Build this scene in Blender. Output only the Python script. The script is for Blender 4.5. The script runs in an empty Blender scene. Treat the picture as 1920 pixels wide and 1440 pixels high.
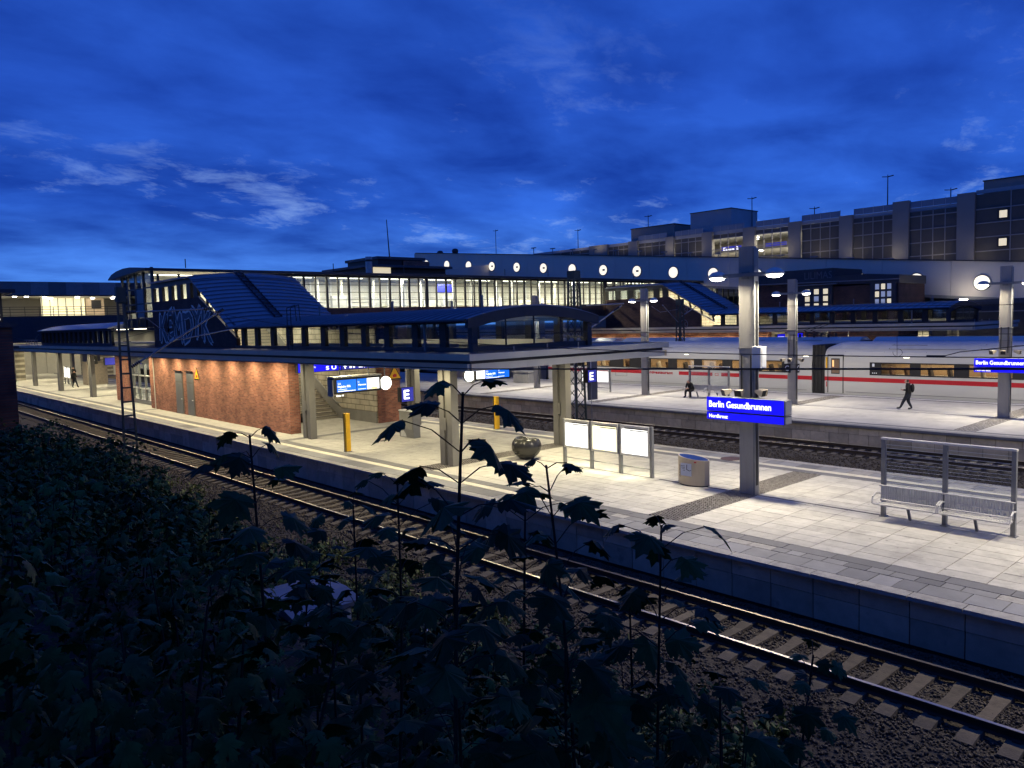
import bpy, bmesh, math, random
import numpy as np
from mathutils import Vector, Matrix
random.seed(7)
C = bpy.context.scene.collection
R = math.radians

# ---------------------------------------------------------------- camera
# X runs across the tracks, Y along the tracks, Z up; platform surface is z = 0
F_PX, YAW, PITCH, ROLL, CAM_H = 1467.97, R(47.935), R(4.596), R(-1.623), 5.6
def cam_axes():
    c, s = math.cos, math.sin
    fw = Vector((c(YAW)*c(PITCH), s(YAW)*c(PITCH), -s(PITCH)))
    rt = Vector((s(YAW), -c(YAW), 0)); up = rt.cross(fw)
    return c(ROLL)*rt + s(ROLL)*up, -s(ROLL)*rt + c(ROLL)*up, fw
RT, UP, FW = cam_axes()
cd = bpy.data.cameras.new('camera'); cam = bpy.data.objects.new('camera', cd); C.objects.link(cam)
m3 = Matrix((RT, UP, -FW)).transposed()
cam.matrix_world = Matrix.Translation((0, 0, CAM_H)) @ m3.to_4x4()
cd.sensor_fit = 'HORIZONTAL'; cd.sensor_width = 36; cd.lens = F_PX/1920*36
cd.clip_start = 0.05; cd.clip_end = 3000
sc = bpy.context.scene; sc.camera = cam
def ray(px, py):                                  # photo pixel -> direction
    return RT*((px-960)/F_PX) + UP*((720-py)/F_PX) + FW
def at_dist(px, py, d):                           # point at depth d along the view axis
    return Vector((0, 0, CAM_H)) + ray(px, py)*d
def on_x(px, py, X):
    r = ray(px, py); return Vector((0, 0, CAM_H)) + r*(X/r.x)

# ---------------------------------------------------------------- sky
w = bpy.data.worlds.new('World'); sc.world = w; w.use_nodes = True
nt = w.node_tree; nt.nodes.clear()
def N(t, **k):
    n = nt.nodes.new(t)
    for a, b in k.items(): setattr(n, a, b)
    return n
def link(a, b): nt.links.new(a, b)
def mth(op, a, b=None, c=None):
    n = N('ShaderNodeMath', operation=op)
    for i, v in enumerate((a, b, c)):
        if v is None: continue
        if isinstance(v, (int, float)): n.inputs[i].default_value = v
        else: link(v, n.inputs[i])
    return n.outputs[0]
def ramp(fac, stops, interp='LINEAR'):
    n = N('ShaderNodeValToRGB'); n.color_ramp.interpolation = interp
    e = n.color_ramp.elements
    while len(e) < len(stops): e.new(0.5)
    for i, (p, c) in enumerate(stops): e[i].position = p; e[i].color = (c[0], c[1], c[2], 1) if not isinstance(c, (int, float)) else (c, c, c, 1)
    link(fac, n.inputs[0]); return n.outputs[0]
def mixc(fac, a, b, t='MIX'):
    n = N('ShaderNodeMix', data_type='RGBA', blend_type=t)
    if isinstance(fac, (int, float)): n.inputs[0].default_value = fac
    else: link(fac, n.inputs[0])
    for v, s in ((a, 6), (b, 7)):
        if isinstance(v, tuple): n.inputs[s].default_value = (*v, 1)
        else: link(v, n.inputs[s])
    return n.outputs[2]
tc = N('ShaderNodeTexCoord'); sep = N('ShaderNodeSeparateXYZ'); link(tc.outputs['Generated'], sep.inputs[0])
zz = mth('MAXIMUM', sep.outputs[2], 0.0)
base = ramp(zz, [(0.0, (0.070, 0.235, 0.80)), (0.06, (0.046, 0.180, 0.74)), (0.14, (0.019, 0.098, 0.60)), (0.26, (0.012, 0.064, 0.47)), (0.45, (0.014, 0.074, 0.50)), (1.0, (0.010, 0.054, 0.38))])
den = mth('ADD', zz, 0.16)
cx = mth('DIVIDE', sep.outputs[0], den); cy = mth('DIVIDE', sep.outputs[1], den)
comb = N('ShaderNodeCombineXYZ'); link(cx, comb.inputs[0]); link(cy, comb.inputs[1])
mp = N('ShaderNodeMapping'); mp.inputs['Rotation'].default_value = (0, 0, R(-42)); mp.inputs['Location'].default_value = (3.1, 1.7, 0); mp.inputs['Scale'].default_value = (0.75, 1.0, 1)
link(comb.outputs[0], mp.inputs[0])
def noise(scale, detail, rough, dist=0.0):
    n = N('ShaderNodeTexNoise'); n.inputs['Scale'].default_value = scale; n.inputs['Detail'].default_value = detail
    n.inputs['Roughness'].default_value = rough; n.inputs['Distortion'].default_value = dist
    link(mp.outputs[0], n.inputs[0]); return n.outputs[0]
big = ramp(mth('ADD', mth('MULTIPLY', noise(0.70, 5, 0.55, 0.2), 0.54), mth('MULTIPLY', noise(2.8, 8, 0.56, 0.2), 0.46)), [(0.38, 0.0), (0.62, 1.0)])
sky1 = mixc(big, mixc(1.0, base, (0.55, 0.58, 0.66), 'MULTIPLY'), mixc(1.0, base, (1.85, 1.58, 1.28), 'MULTIPLY'))
wisp = ramp(mth('ADD', mth('MULTIPLY', noise(0.85, 3, 0.5, 0.0), 0.50), mth('MULTIPLY', noise(5.6, 9, 0.66, 0.3), 0.50)), [(0.545, 0.0), (0.66, 1.0)])
lowf = ramp(zz, [(0.0, 1.0), (0.13, 0.95), (0.21, 0.42), (0.34, 0.12), (0.6, 0.10)])
fac = mth('MULTIPLY', mth('MULTIPLY', wisp, lowf), 0.62)
sky2 = mixc(fac, sky1, (0.30, 0.48, 0.92))
below = ramp(sep.outputs[2], [(0.49, 0.0), (0.5, 1.0)]) if False else None
bg = N('ShaderNodeBackground'); link(sky2, bg.inputs[0]); bg.inputs[1].default_value = 1.0
wo = N('ShaderNodeOutputWorld'); link(bg.outputs[0], wo.inputs[0])

sc.view_settings.view_transform = 'Standard'; sc.view_settings.look = 'None'
sc.view_settings.exposure = 0.0; sc.view_settings.gamma = 1.0; sc.view_settings.use_curve_mapping = False
sc.cycles.use_denoising = True; sc.cycles.max_bounces = 6; sc.cycles.diffuse_bounces = 3; sc.cycles.glossy_bounces = 3
sc.cycles.transparent_max_bounces = 16; sc.cycles.transmission_bounces = 4; sc.cycles.sample_clamp_indirect = 4.0
sc.cycles.caustics_reflective = False; sc.cycles.caustics_refractive = False; sc.cycles.use_light_tree = True

# ---------------------------------------------------------------- materials
MATS = {}
def _new(name):
    m = bpy.data.materials.new(name); m.use_nodes = True; MATS[name] = m
    return m, m.node_tree, m.node_tree.nodes['Principled BSDF']
def _n(t, ty, **k):
    n = t.nodes.new(ty)
    for a, b in k.items(): setattr(n, a, b)
    return n
def mat(name, col, rough=0.6, metal=0.0, var=0.18, scale=3.0, bump=0.0, bscale=40.0, rand=0.0, dirt=None, spec=0.5, stretch=None, gum=False):
    m, t, p = _new(name)
    p.inputs['Roughness'].default_value = rough; p.inputs['Metallic'].default_value = metal
    p.inputs['Specular IOR Level'].default_value = spec
    geo = _n(t, 'ShaderNodeNewGeometry'); vec = geo.outputs['Position']
    if stretch:
        mpn = _n(t, 'ShaderNodeMapping'); mpn.inputs['Scale'].default_value = stretch; t.links.new(vec, mpn.inputs[0]); vec = mpn.outputs[0]
    nz = _n(t, 'ShaderNodeTexNoise'); nz.inputs['Scale'].default_value = scale; nz.inputs['Detail'].default_value = 6; nz.inputs['Roughness'].default_value = 0.65
    t.links.new(vec, nz.inputs['Vector'])
    cr = _n(t, 'ShaderNodeValToRGB'); e = cr.color_ramp.elements
    e[0].position, e[1].position = 0.3, 0.72
    e[0].color = (*[c*(1-var) for c in col], 1); e[1].color = (*[min(1, c*(1+var)) for c in col], 1)
    t.links.new(nz.outputs[0], cr.inputs[0]); out = cr.outputs[0]
    if rand:
        oi = _n(t, 'ShaderNodeObjectInfo'); mr = _n(t, 'ShaderNodeMapRange')
        mr.inputs[3].default_value = 1-rand; mr.inputs[4].default_value = 1+rand; t.links.new(oi.outputs['Random'], mr.inputs[0])
        mx = _n(t, 'ShaderNodeMix', data_type='RGBA', blend_type='MULTIPLY'); mx.inputs[0].default_value = 1
        t.links.new(out, mx.inputs[6]); t.links.new(mr.outputs[0], mx.inputs[7]); out = mx.outputs[2]
    if dirt:                                       # irregular stains: (colour, noise scale, threshold)
        n2 = _n(t, 'ShaderNodeTexNoise'); n2.inputs['Scale'].default_value = dirt[1]; n2.inputs['Detail'].default_value = 8; n2.inputs['Roughness'].default_value = 0.7
        t.links.new(geo.outputs['Position'], n2.inputs['Vector'])
        r2 = _n(t, 'ShaderNodeValToRGB'); r2.color_ramp.elements[0].position = dirt[2]; r2.color_ramp.elements[1].position = min(1, dirt[2]+0.22)
        t.links.new(n2.outputs[0], r2.inputs[0])
        mx = _n(t, 'ShaderNodeMix', data_type='RGBA'); mx.inputs[7].default_value = (*dirt[0], 1)
        t.links.new(r2.outputs[0], mx.inputs[0]); t.links.new(out, mx.inputs[6]); out = mx.outputs[2]
    if gum:                                        # small trodden-in spots
        vo = _n(t, 'ShaderNodeTexVoronoi'); vo.inputs['Scale'].default_value = 1.9; t.links.new(geo.outputs['Position'], vo.inputs['Vector'])
        r3 = _n(t, 'ShaderNodeValToRGB'); r3.color_ramp.elements[0].position = .045; r3.color_ramp.elements[0].color = (.42, .42, .42, 1); r3.color_ramp.elements[1].position = .075; r3.color_ramp.elements[1].color = (1, 1, 1, 1)
        t.links.new(vo.outputs['Distance'], r3.inputs[0])
        mx = _n(t, 'ShaderNodeMix', data_type='RGBA', blend_type='MULTIPLY'); mx.inputs[0].default_value = 1; t.links.new(out, mx.inputs[6]); t.links.new(r3.outputs[0], mx.inputs[7]); out = mx.outputs[2]
    t.links.new(out, p.inputs['Base Color'])
    if bump:
        n3 = _n(t, 'ShaderNodeTexNoise'); n3.inputs['Scale'].default_value = bscale; n3.inputs['Detail'].default_value = 4
        t.links.new(vec, n3.inputs['Vector'])
        b = _n(t, 'ShaderNodeBump'); b.inputs['Strength'].default_value = bump; b.inputs['Distance'].default_value = 0.02
        t.links.new(n3.outputs[0], b.inputs['Height']); t.links.new(b.outputs[0], p.inputs['Normal'])
    return m
def emit(name, col, strength):
    m, t, p = _new(name)
    p.inputs['Base Color'].default_value = (*[min(.8, c) for c in col], 1); p.inputs['Emission Color'].default_value = (*col, 1)
    p.inputs['Emission Strength'].default_value = strength; p.inputs['Roughness'].default_value = 0.5
    return m
def emit_noise(name, stops, strength, scale, stretch=(1, 1, 1)):
    m, t, p = _new(name)
    geo = _n(t, 'ShaderNodeNewGeometry'); mpn = _n(t, 'ShaderNodeMapping'); mpn.inputs['Scale'].default_value = stretch
    t.links.new(geo.outputs['Position'], mpn.inputs[0])
    nz = _n(t, 'ShaderNodeTexNoise'); nz.inputs['Scale'].default_value = scale; nz.inputs['Detail'].default_value = 5; t.links.new(mpn.outputs[0], nz.inputs['Vector'])
    cr = _n(t, 'ShaderNodeValToRGB'); e = cr.color_ramp.elements
    while len(e) < len(stops): e.new(0.5)
    for i, (q, c) in enumerate(stops): e[i].position = q; e[i].color = (*c, 1)
    t.links.new(nz.outputs[0], cr.inputs[0]); t.links.new(cr.outputs[0], p.inputs['Emission Color'])
    p.inputs['Base Color'].default_value = (.05, .05, .05, 1); p.inputs['Emission Strength'].default_value = strength
    return m
def brick(name, axis, c1, c2, mortar, size=(0.25, 0.083), bump=0.5):
    m, t, p = _new(name); p.inputs['Roughness'].default_value = 0.85
    geo = _n(t, 'ShaderNodeNewGeometry'); s = _n(t, 'ShaderNodeSeparateXYZ'); t.links.new(geo.outputs['Position'], s.inputs[0])
    cb = _n(t, 'ShaderNodeCombineXYZ'); t.links.new(s.outputs['Y' if axis == 'Y' else 'X'], cb.inputs[0]); t.links.new(s.outputs['Z' if axis in 'XY' else 'Y'], cb.inputs[1])
    b = _n(t, 'ShaderNodeTexBrick'); b.inputs['Scale'].default_value = 1; b.inputs['Brick Width'].default_value = size[0]; b.inputs['Row Height'].default_value = size[1]
    b.inputs['Mortar Size'].default_value = size[1]*0.09; b.inputs['Mortar Smooth'].default_value = 0.3; b.inputs['Bias'].default_value = 0.0
    b.inputs['Color1'].default_value = (*c1, 1); b.inputs['Color2'].default_value = (*c2, 1); b.inputs['Mortar'].default_value = (*mortar, 1)
    t.links.new(cb.outputs[0], b.inputs['Vector'])
    nz = _n(t, 'ShaderNodeTexNoise'); nz.inputs['Scale'].default_value = 1.2; nz.inputs['Detail'].default_value = 8; t.links.new(geo.outputs['Position'], nz.inputs['Vector'])
    r = _n(t, 'ShaderNodeValToRGB'); r.color_ramp.elements[0].position = .3; r.color_ramp.elements[0].color = (.62, .62, .62, 1); r.color_ramp.elements[1].position = .7; r.color_ramp.elements[1].color = (1.2, 1.2, 1.2, 1)
    t.links.new(nz.outputs[0], r.inputs[0])
    mx = _n(t, 'ShaderNodeMix', data_type='RGBA', blend_type='MULTIPLY'); mx.inputs[0].default_value = 1
    t.links.new(b.outputs[0], mx.inputs[6]); t.links.new(r.outputs[0], mx.inputs[7]); t.links.new(mx.outputs[2], p.inputs['Base Color'])
    bp = _n(t, 'ShaderNodeBump'); bp.invert = True; bp.inputs['Strength'].default_value = bump; bp.inputs['Distance'].default_value = 0.01
    t.links.new(b.outputs['Fac'], bp.inputs['Height']); t.links.new(bp.outputs[0], p.inputs['Normal'])
    return m
def glass(name, tint=(.9, .95, 1), refl=0.10):
    m = bpy.data.materials.new(name); m.use_nodes = True; t = m.node_tree; t.nodes.clear(); MATS[name] = m
    tr = _n(t, 'ShaderNodeBsdfTransparent'); tr.inputs[0].default_value = (*tint, 1)
    gl = _n(t, 'ShaderNodeBsdfGlossy'); gl.inputs['Roughness'].default_value = 0.03; gl.inputs[0].default_value = (.9, .9, .9, 1)
    mx = _n(t, 'ShaderNodeMixShader'); mx.inputs[0].default_value = refl
    t.links.new(tr.outputs[0], mx.inputs[1]); t.links.new(gl.outputs[0], mx.inputs[2])
    o = _n(t, 'ShaderNodeOutputMaterial'); t.links.new(mx.outputs[0], o.inputs[0])
    return m

mat('paver', (.435, .42, .38), .8, var=.16, scale=2.6, bump=.3, bscale=60, rand=.10, dirt=((.25, .24, .22), .9, .52), gum=True)
mat('joint', (.25, .24, .22), .9, var=.2)
mat('slab_grey', (.20, .20, .205), .75, var=.12, scale=2, bump=.2, rand=.38)
mat('slab_strip', (.235, .235, .235), .75, var=.15, scale=2, bump=.2, rand=.2)
mat('slab_dark', (.145, .145, .15), .75, var=.12, scale=2, bump=.2, rand=.12)
mat('white_line', (.62, .585, .47), .7, var=.14, scale=4, rand=.08)
mat('coping', (.36, .345, .315), .85, var=.2, scale=5, bump=.4, bscale=30, rand=.12, dirt=((.16, .15, .14), 1.6, .55))
mat('cobble', (.19, .175, .155), .7, var=.45, scale=9, bump=.4, bscale=50)
mat('wall_block', (.50, .43, .32), .85, var=.18, scale=2.5, bump=.35, bscale=25, rand=.22, dirt=((.10, .10, .10), 1.3, .58))
mat('platform_body', (.10, .10, .10), .9)
mat('floor_far', (.42, .41, .385), .8, var=.16, scale=.9, dirt=((.27, .26, .25), .5, .52))
mat('gravel', (.066, .052, .036), .95, var=.6, scale=16, bump=1.0, bscale=22)
mat('stone', (.080, .062, .042), .8, var=.65, scale=23, bump=.3, bscale=80)
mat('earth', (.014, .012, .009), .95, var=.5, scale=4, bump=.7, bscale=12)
mat('ground_far', (.06, .058, .055), .95, var=.3, scale=.5)
mat('sleeper', (.115, .093, .066), .9, var=.25, scale=6, bump=.4, bscale=30, rand=.18, dirt=((.10, .075, .055), 3, .55))
mat('rail_side', (.040, .028, .022), .75, metal=.2, var=.3, scale=8)
mat('rail_top', (.50, .455, .41), .33, metal=1.0, var=.06, scale=3)
mat('steel', (.21, .215, .22), .45, metal=.35, var=.12, scale=3)
mat('steel_light', (.60, .59, .56), .4, metal=.2, var=.12, scale=3)
mat('pillar_paint', (.34, .325, .285), .5, var=.10, scale=1.6, stretch=(3, 3, .4), dirt=((.33, .31, .27), 1.1, .62))
mat('pillar_grey', (.165, .16, .15), .5, var=.10, scale=1.6)
mat('navy', (.020, .024, .034), .45, var=.2, scale=3)
mat('black', (.009, .009, .010), .5, var=.2)
mat('black_matte', (.012, .012, .012), .9, var=.2)
mat('rubber', (.014, .014, .015), .8, var=.3, scale=10, bump=.4, bscale=15)
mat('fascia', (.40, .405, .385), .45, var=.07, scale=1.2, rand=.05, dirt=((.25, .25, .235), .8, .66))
mat('fascia_warmed', (.56, .49, .37), .5, var=.10, scale=1.2, rand=.06)  # colour warmed to cancel the blue skylight on the long canopy sides
mat('soffit', (.42, .41, .38), .6, var=.08)
mat('roof_metal', (.23, .245, .29), .45, metal=.35, var=.10, scale=1.2, rand=.05)
mat('roof_dark', (.05, .06, .075), .5, metal=.2, var=.2)
mat('vault_white', (.55, .54, .50), .7, var=.06)
brick('brick_y', 'Y', (.44, .175, .10), (.24, .082, .052), (.24, .20, .165))
brick('brick_x', 'X', (.40, .15, .09), (.22, .075, .05), (.24, .20, .165))
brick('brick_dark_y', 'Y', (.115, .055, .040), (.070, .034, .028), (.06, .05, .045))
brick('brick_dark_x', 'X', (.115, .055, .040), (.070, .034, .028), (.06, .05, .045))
brick('tile_y', 'Y', (.55, .50, .39), (.50, .455, .355), (.20, .18, .14), size=(1.0, .32), bump=.2)
mat('step', (.46, .42, .34), .8, var=.12, scale=3, rand=.06)
mat('yellow', (.75, .43, .015), .5, var=.12, scale=5, dirt=((.45, .24, .01), 4, .66))
mat('cream', (.62, .60, .52), .6, var=.08)
mat('white_paint', (.72, .72, .70), .4, var=.05)
mat('train_white', (.50, .50, .475), .32, var=.06, scale=.7, stretch=(1, .25, 2.2), dirt=((.44, .43, .40), .9, .66))
mat('train_roof', (.40, .42, .46), .45, var=.12, scale=.8)
mat('train_red', (.42, .008, .016), .4, var=.06)
mat('train_under', (.10, .10, .10), .8, var=.3)
mat('seat_brown', (.19, .125, .08), .8, var=.2)
mat('orange_wood', (.52, .40, .27), .6, var=.1)
mat('bin_steel', (.50, .43, .33), .38, metal=.45, var=.10, scale=2.5, stretch=(1, 1, .3))
mat('bin_blue', (.035, .09, .33), .5, var=.1)
mat('label_white', (.70, .73, .76), .6, var=.04)
mat('sign_red', (.45, .02, .03), .5, var=.05)
mat('planter', (.030, .030, .029), .25, metal=.1, var=.1)
mat('cabinet', (.27, .27, .255), .6, var=.12, scale=3, dirt=((.40, .40, .37), 3, .64))
mat('cabinet_pale', (.24, .25, .27), .6, var=.15, scale=2)
mat('paper', (.55, .56, .56), .8, var=.2, scale=9)
mat('green_steel', (.030, .046, .040), .55, var=.25, scale=4)
mat('galvanised', (.30, .31, .33), .4, metal=.6, var=.15, scale=4)
mat('insulator', (.035, .020, .015), .3, var=.2)
mat('wire', (.010, .010, .011), .6, var=.1)
mat('speaker', (.27, .24, .19), .55, var=.1)
mat('beige_wall', (.62, .55, .46), .75, var=.06, scale=.25, rand=.03)
mat('garage_wall', (.23, .22, .20), .8, var=.08, scale=.4)
mat('garage_mesh', (.085, .080, .070), .8, var=.15, scale=.6)
mat('garage_frame', (.27, .26, .24), .6, var=.08)
mat('garage_top', (.32, .33, .345), .6, var=.1, scale=.4)
mat('parapet_glass', (.16, .19, .25), .25, var=.1, scale=.5)
mat('graffiti_blue', (.085, .125, .15), .7, var=.25, scale=5)
mat('graffiti_line', (.75, .74, .66), .7, var=.2, scale=5)
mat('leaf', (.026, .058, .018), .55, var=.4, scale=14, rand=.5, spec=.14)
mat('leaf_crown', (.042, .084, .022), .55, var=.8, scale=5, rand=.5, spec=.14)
mat('leaf_light', (.15, .18, .04), .6, var=.4, scale=7)
mat('litter', (.060, .070, .016), .8, var=.7, scale=11, spec=.2)
mat('bark', (.018, .015, .012), .9, var=.3, scale=20)
mat('cloth_black', (.006, .006, .007), .9, var=.3)
mat('cloth_jeans', (.012, .015, .026), .9, var=.3)
mat('skin', (.36, .20, .14), .6, var=.08)
mat('hair', (.012, .009, .007), .7, var=.2)
mat('cloth_grey', (.10, .10, .11), .9, var=.3)
mat('shoe', (.03, .03, .035), .7, var=.2)
mat('brown_plate', (.09, .045, .035), .6, var=.2)
mat('concrete', (.22, .215, .205), .85, var=.15, scale=1.2)
mat('plywood', (.30, .25, .19), .8, var=.2, scale=5)
emit('lamp_warm', (1.0, .86, .58), 22)
emit('lamp_white', (1.0, .93, .80), 26)
emit('lamp_soft', (1.0, .90, .68), 5)
emit('poster_white', (1.0, .98, .90), 1.6)
emit('poster_yellow', (1.0, .95, .62), 1.35)
emit('poster_grey', (.80, .82, .84), 1.1)
emit('poster_line', (1.0, .82, .30), 1.05)
emit('sign_blue', (.006, .004, .80), 1.0)
emit('sign_blue_dim', (.025, .030, .32), .9)
emit('sign_text', (1, 1, 1), 1.5)
emit('screen_blue', (.006, .14, .78), 1.05)
emit('screen_light', (.22, .50, 1.0), 1.1)
emit('screen_white', (1, .98, .93), 1.5)
emit('screen_amber', (1, .72, .25), 1.1)
emit('clock_face', (1, 1, .93), 3.0)
emit('oculus', (1.0, .90, .68), 1.15)
emit('window_warm', (1.0, .86, .55), .70)
emit('window_cool', (.55, .62, .75), .30)
emit('train_light', (1.0, .56, .22), .75)
emit('train_lamp', (1.0, .78, .48), 2.2)
emit('red_dot', (1, .12, .08), 2)
glass('glass', (.86, .90, .92), .08)
glass('glass_train', (.74, .70, .64), .08)
glass('glass_clear', (.95, .97, .97), .035)
glass('glass_dark', (.45, .48, .52), .10)
m = MATS['sign_text']

# ---------------------------------------------------------------- geometry helpers
WLOC = {}
class MB:
    def __init__(s): s.v = []; s.f = []; s.m = []; s.sm = []
    def add(s, vs, fs, mi=0, smooth=False):
        o = len(s.v); s.v += [tuple(v) for v in vs]; s.f += [tuple(i+o for i in f) for f in fs]; s.m += [mi]*len(fs); s.sm += [smooth]*len(fs); return s
    def box(s, x0, x1, y0, y1, z0, z1, mi=0):
        x0, x1 = min(x0, x1), max(x0, x1); y0, y1 = min(y0, y1), max(y0, y1); z0, z1 = min(z0, z1), max(z0, z1)
        return s.add([(x0,y0,z0),(x1,y0,z0),(x1,y1,z0),(x0,y1,z0),(x0,y0,z1),(x1,y0,z1),(x1,y1,z1),(x0,y1,z1)],
              [(0,3,2,1),(4,5,6,7),(0,1,5,4),(1,2,6,5),(2,3,7,6),(3,0,4,7)], mi)
    def hexa(s, p, mi=0):    # 8 points: bottom ring, top ring
        return s.add(p, [(0,3,2,1),(4,5,6,7),(0,1,5,4),(1,2,6,5),(2,3,7,6),(3,0,4,7)], mi)
    def prism(s, poly, axis, a, b, mi=0):
        def P(u, v, t): return (t, u, v) if axis == 'x' else ((u, t, v) if axis == 'y' else (u, v, t))
        n = len(poly); vs = [P(u, v, a) for u, v in poly] + [P(u, v, b) for u, v in poly]
        fs = [tuple(range(n)), tuple(range(2*n-1, n-1, -1))] + [(i, n+i, n+(i+1) % n, (i+1) % n) for i in range(n)]
        return s.add(vs, fs, mi)
    def tube(s, p0, p1, r, n=6, r1=None, mi=0, cap=True):
        p0, p1 = Vector(p0), Vector(p1); d = (p1-p0)
        if d.length < 1e-6: return s
        d.normalize(); a = d.orthogonal().normalized(); b = d.cross(a); r1 = r if r1 is None else r1
        vs = []
        for P, rr in ((p0, r), (p1, r1)):
            for i in range(n):
                t = 2*math.pi*i/n; vs.append(P + a*math.cos(t)*rr + b*math.sin(t)*rr)
        fs = [(i, (i+1) % n, n+(i+1) % n, n+i) for i in range(n)]
        s.add(vs, fs, mi, n > 5)
        if cap: s.add(vs[:n], [tuple(range(n-1, -1, -1))], mi); s.add(vs[n:], [tuple(range(n))], mi)
        return s
    def path(s, pts, r, n=6, mi=0):
        for a, b in zip(pts, pts[1:]): s.tube(a, b, r, n, mi=mi)
        return s
    def beam(s, p0, p1, w, h, mi=0):   # rectangular bar, h measured upward-ish
        p0, p1 = Vector(p0), Vector(p1); d = (p1-p0).normalized()
        u = Vector((0, 0, 1)) if abs(d.z) < .95 else Vector((0, 1, 0))
        a = d.cross(u).normalized(); b = a.cross(d).normalized()
        vs = [P + a*sx*w/2 + b*sy*h/2 for P in (p0, p1) for sx, sy in ((-1,-1),(1,-1),(1,1),(-1,1))]
        return s.add(vs, [(0,3,2,1),(4,5,6,7),(0,1,5,4),(1,2,6,5),(2,3,7,6),(3,0,4,7)], mi)
    def lathe(s, prof, c=(0, 0, 0), n=20, mi=0, smooth=True):
        vs = []
        for r, z in prof:
            for i in range(n): t = 2*math.pi*i/n; vs.append((c[0]+r*math.cos(t), c[1]+r*math.sin(t), c[2]+z))
        fs = [(k*n+i, k*n+(i+1) % n, (k+1)*n+(i+1) % n, (k+1)*n+i) for k in range(len(prof)-1) for i in range(n)]
        s.add(vs, fs, mi, smooth)
        s.add(vs[:n], [tuple(range(n-1, -1, -1))], mi); s.add(vs[-n:], [tuple(range(n))], mi); return s
    def disc(s, c, nrm, r, n=24, thick=0.02, mi=0):
        c = Vector(c); nrm = Vector(nrm).normalized(); return s.tube(c-nrm*thick/2, c+nrm*thick/2, r, n, mi=mi)
    def quad(s, a, b, c, d, mi=0): return s.add([a, b, c, d], [(0, 1, 2, 3)], mi)
    def mesh(s, name, mats, off=(0, 0, 0)):
        me = bpy.data.meshes.new(name)
        me.from_pydata([(v[0]-off[0], v[1]-off[1], v[2]-off[2]) for v in s.v], [], s.f)
        for x in (mats if isinstance(mats, (list, tuple)) else [mats]): me.materials.append(MATS[x])
        me.polygons.foreach_set('material_index', s.m); me.polygons.foreach_set('use_smooth', s.sm); me.update()
        return me
    def build(s, name, mats, parent=None, off=None, **props):
        o0 = WLOC.get(parent.name, (0, 0, 0)) if parent else (off or (0, 0, 0))
        o = bpy.data.objects.new(name, s.mesh(name, mats, o0)); C.objects.link(o)
        if parent: o.parent = parent; WLOC[o.name] = o0
        else: o.location = o0; WLOC[o.name] = o0
        for k, v in props.items(): o[k] = v
        return o
def obj_from(me, name, parent=None, loc=(0, 0, 0), rot=None, scale=None):     # loc in world coordinates
    o = bpy.data.objects.new(name, me); C.objects.link(o)
    w0 = WLOC.get(parent.name, (0, 0, 0)) if parent else (0, 0, 0)
    o.location = (loc[0]-w0[0], loc[1]-w0[1], loc[2]-w0[2])
    if rot is not None: o.rotation_euler = rot
    if scale is not None: o.scale = scale
    if parent: o.parent = parent
    return o
def tag(o, label, cat, group=None):
    o['label'] = label; o['category'] = cat
    if group: o['group'] = group
    return o
def thing(name, label, cat, loc=(0, 0, 0), group=None):
    o = bpy.data.objects.new(name, None); C.objects.link(o); o.location = loc; WLOC[o.name] = tuple(loc)
    o.empty_display_size = .2
    return tag(o, label, cat, group)
def struct(o): o['kind'] = 'structure'; return o
def copy_tree(o, loc=None, parent=None):
    c = o.copy(); C.objects.link(c)
    if parent: c.parent = parent
    if loc is not None: c.location = loc
    for ch in list(o.children): copy_tree(ch, None, c)
    return c
def light(kind, parent, loc, power, col, size=.3, rot=(0, 0, 0), sizey=None, spread=None, blend=.6, cone=None):
    l = bpy.data.lights.new('lamp_light', kind); l.energy = power; l.color = col
    if kind == 'AREA':
        l.size = size
        if sizey: l.shape = 'RECTANGLE'; l.size_y = sizey
        if spread: l.spread = spread
    elif kind == 'SPOT': l.shadow_soft_size = size; l.spot_size = cone; l.spot_blend = blend
    else: l.shadow_soft_size = size
    return obj_from(l, 'lamp_light', parent, loc, rot)
_tc = {}
def text_verts(s):
    if s in _tc: return _tc[s]
    cu = bpy.data.curves.new('t', 'FONT'); cu.body = s; cu.size = 1; cu.extrude = 0; cu.resolution_u = 3
    o = bpy.data.objects.new('t', cu); C.objects.link(o); bpy.context.view_layer.update()
    me = bpy.data.meshes.new_from_object(o.evaluated_get(bpy.context.evaluated_depsgraph_get()))
    r = ([tuple(v.co) for v in me.vertices], [tuple(p.vertices) for p in me.polygons])
    bpy.data.objects.remove(o); bpy.data.curves.remove(cu); bpy.data.meshes.remove(me); _tc[s] = r; return r
def put_text(mb, s, org, right, h, width=None, up=(0, 0, 1), bold=0.0, mi=0):
    vs, fs = text_verts(s); right, up, org = Vector(right), Vector(up), Vector(org)
    xs = [v[0] for v in vs]; cap = .70; sc_ = h/cap; sx = sc_ if width is None else width/(max(xs)-min(xs)); x0 = min(xs)
    offs = [(0, 0)] if not bold else [(0, 0), (bold, 0), (-bold, 0), (0, bold), (0, -bold)]
    nrm = right.cross(up)
    for k, (bx, by) in enumerate(offs):
        mb.add([org + right*((v[0]-x0)*sx+bx) + up*(v[1]*sc_+by) + nrm*(k*.0006) for v in vs], fs, mi)
    return mb
FX = ((0, -1, 0), (-1, 0, 0))     # right vector, normal for faces looking toward -X
FY = ((1, 0, 0), (0, -1, 0))      # faces looking toward -Y
# ================================================================ the setting
RAIL_Z, SLP_Z, BAL_Z = -0.80, -0.985, -1.035
rng = np.random.default_rng(11)
# ground sheet out to the horizon
g = MB(); g.box(-900, 1500, -900, 1500, -1.6, -1.25); struct(g.build('ground', 'ground_far'))
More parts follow.
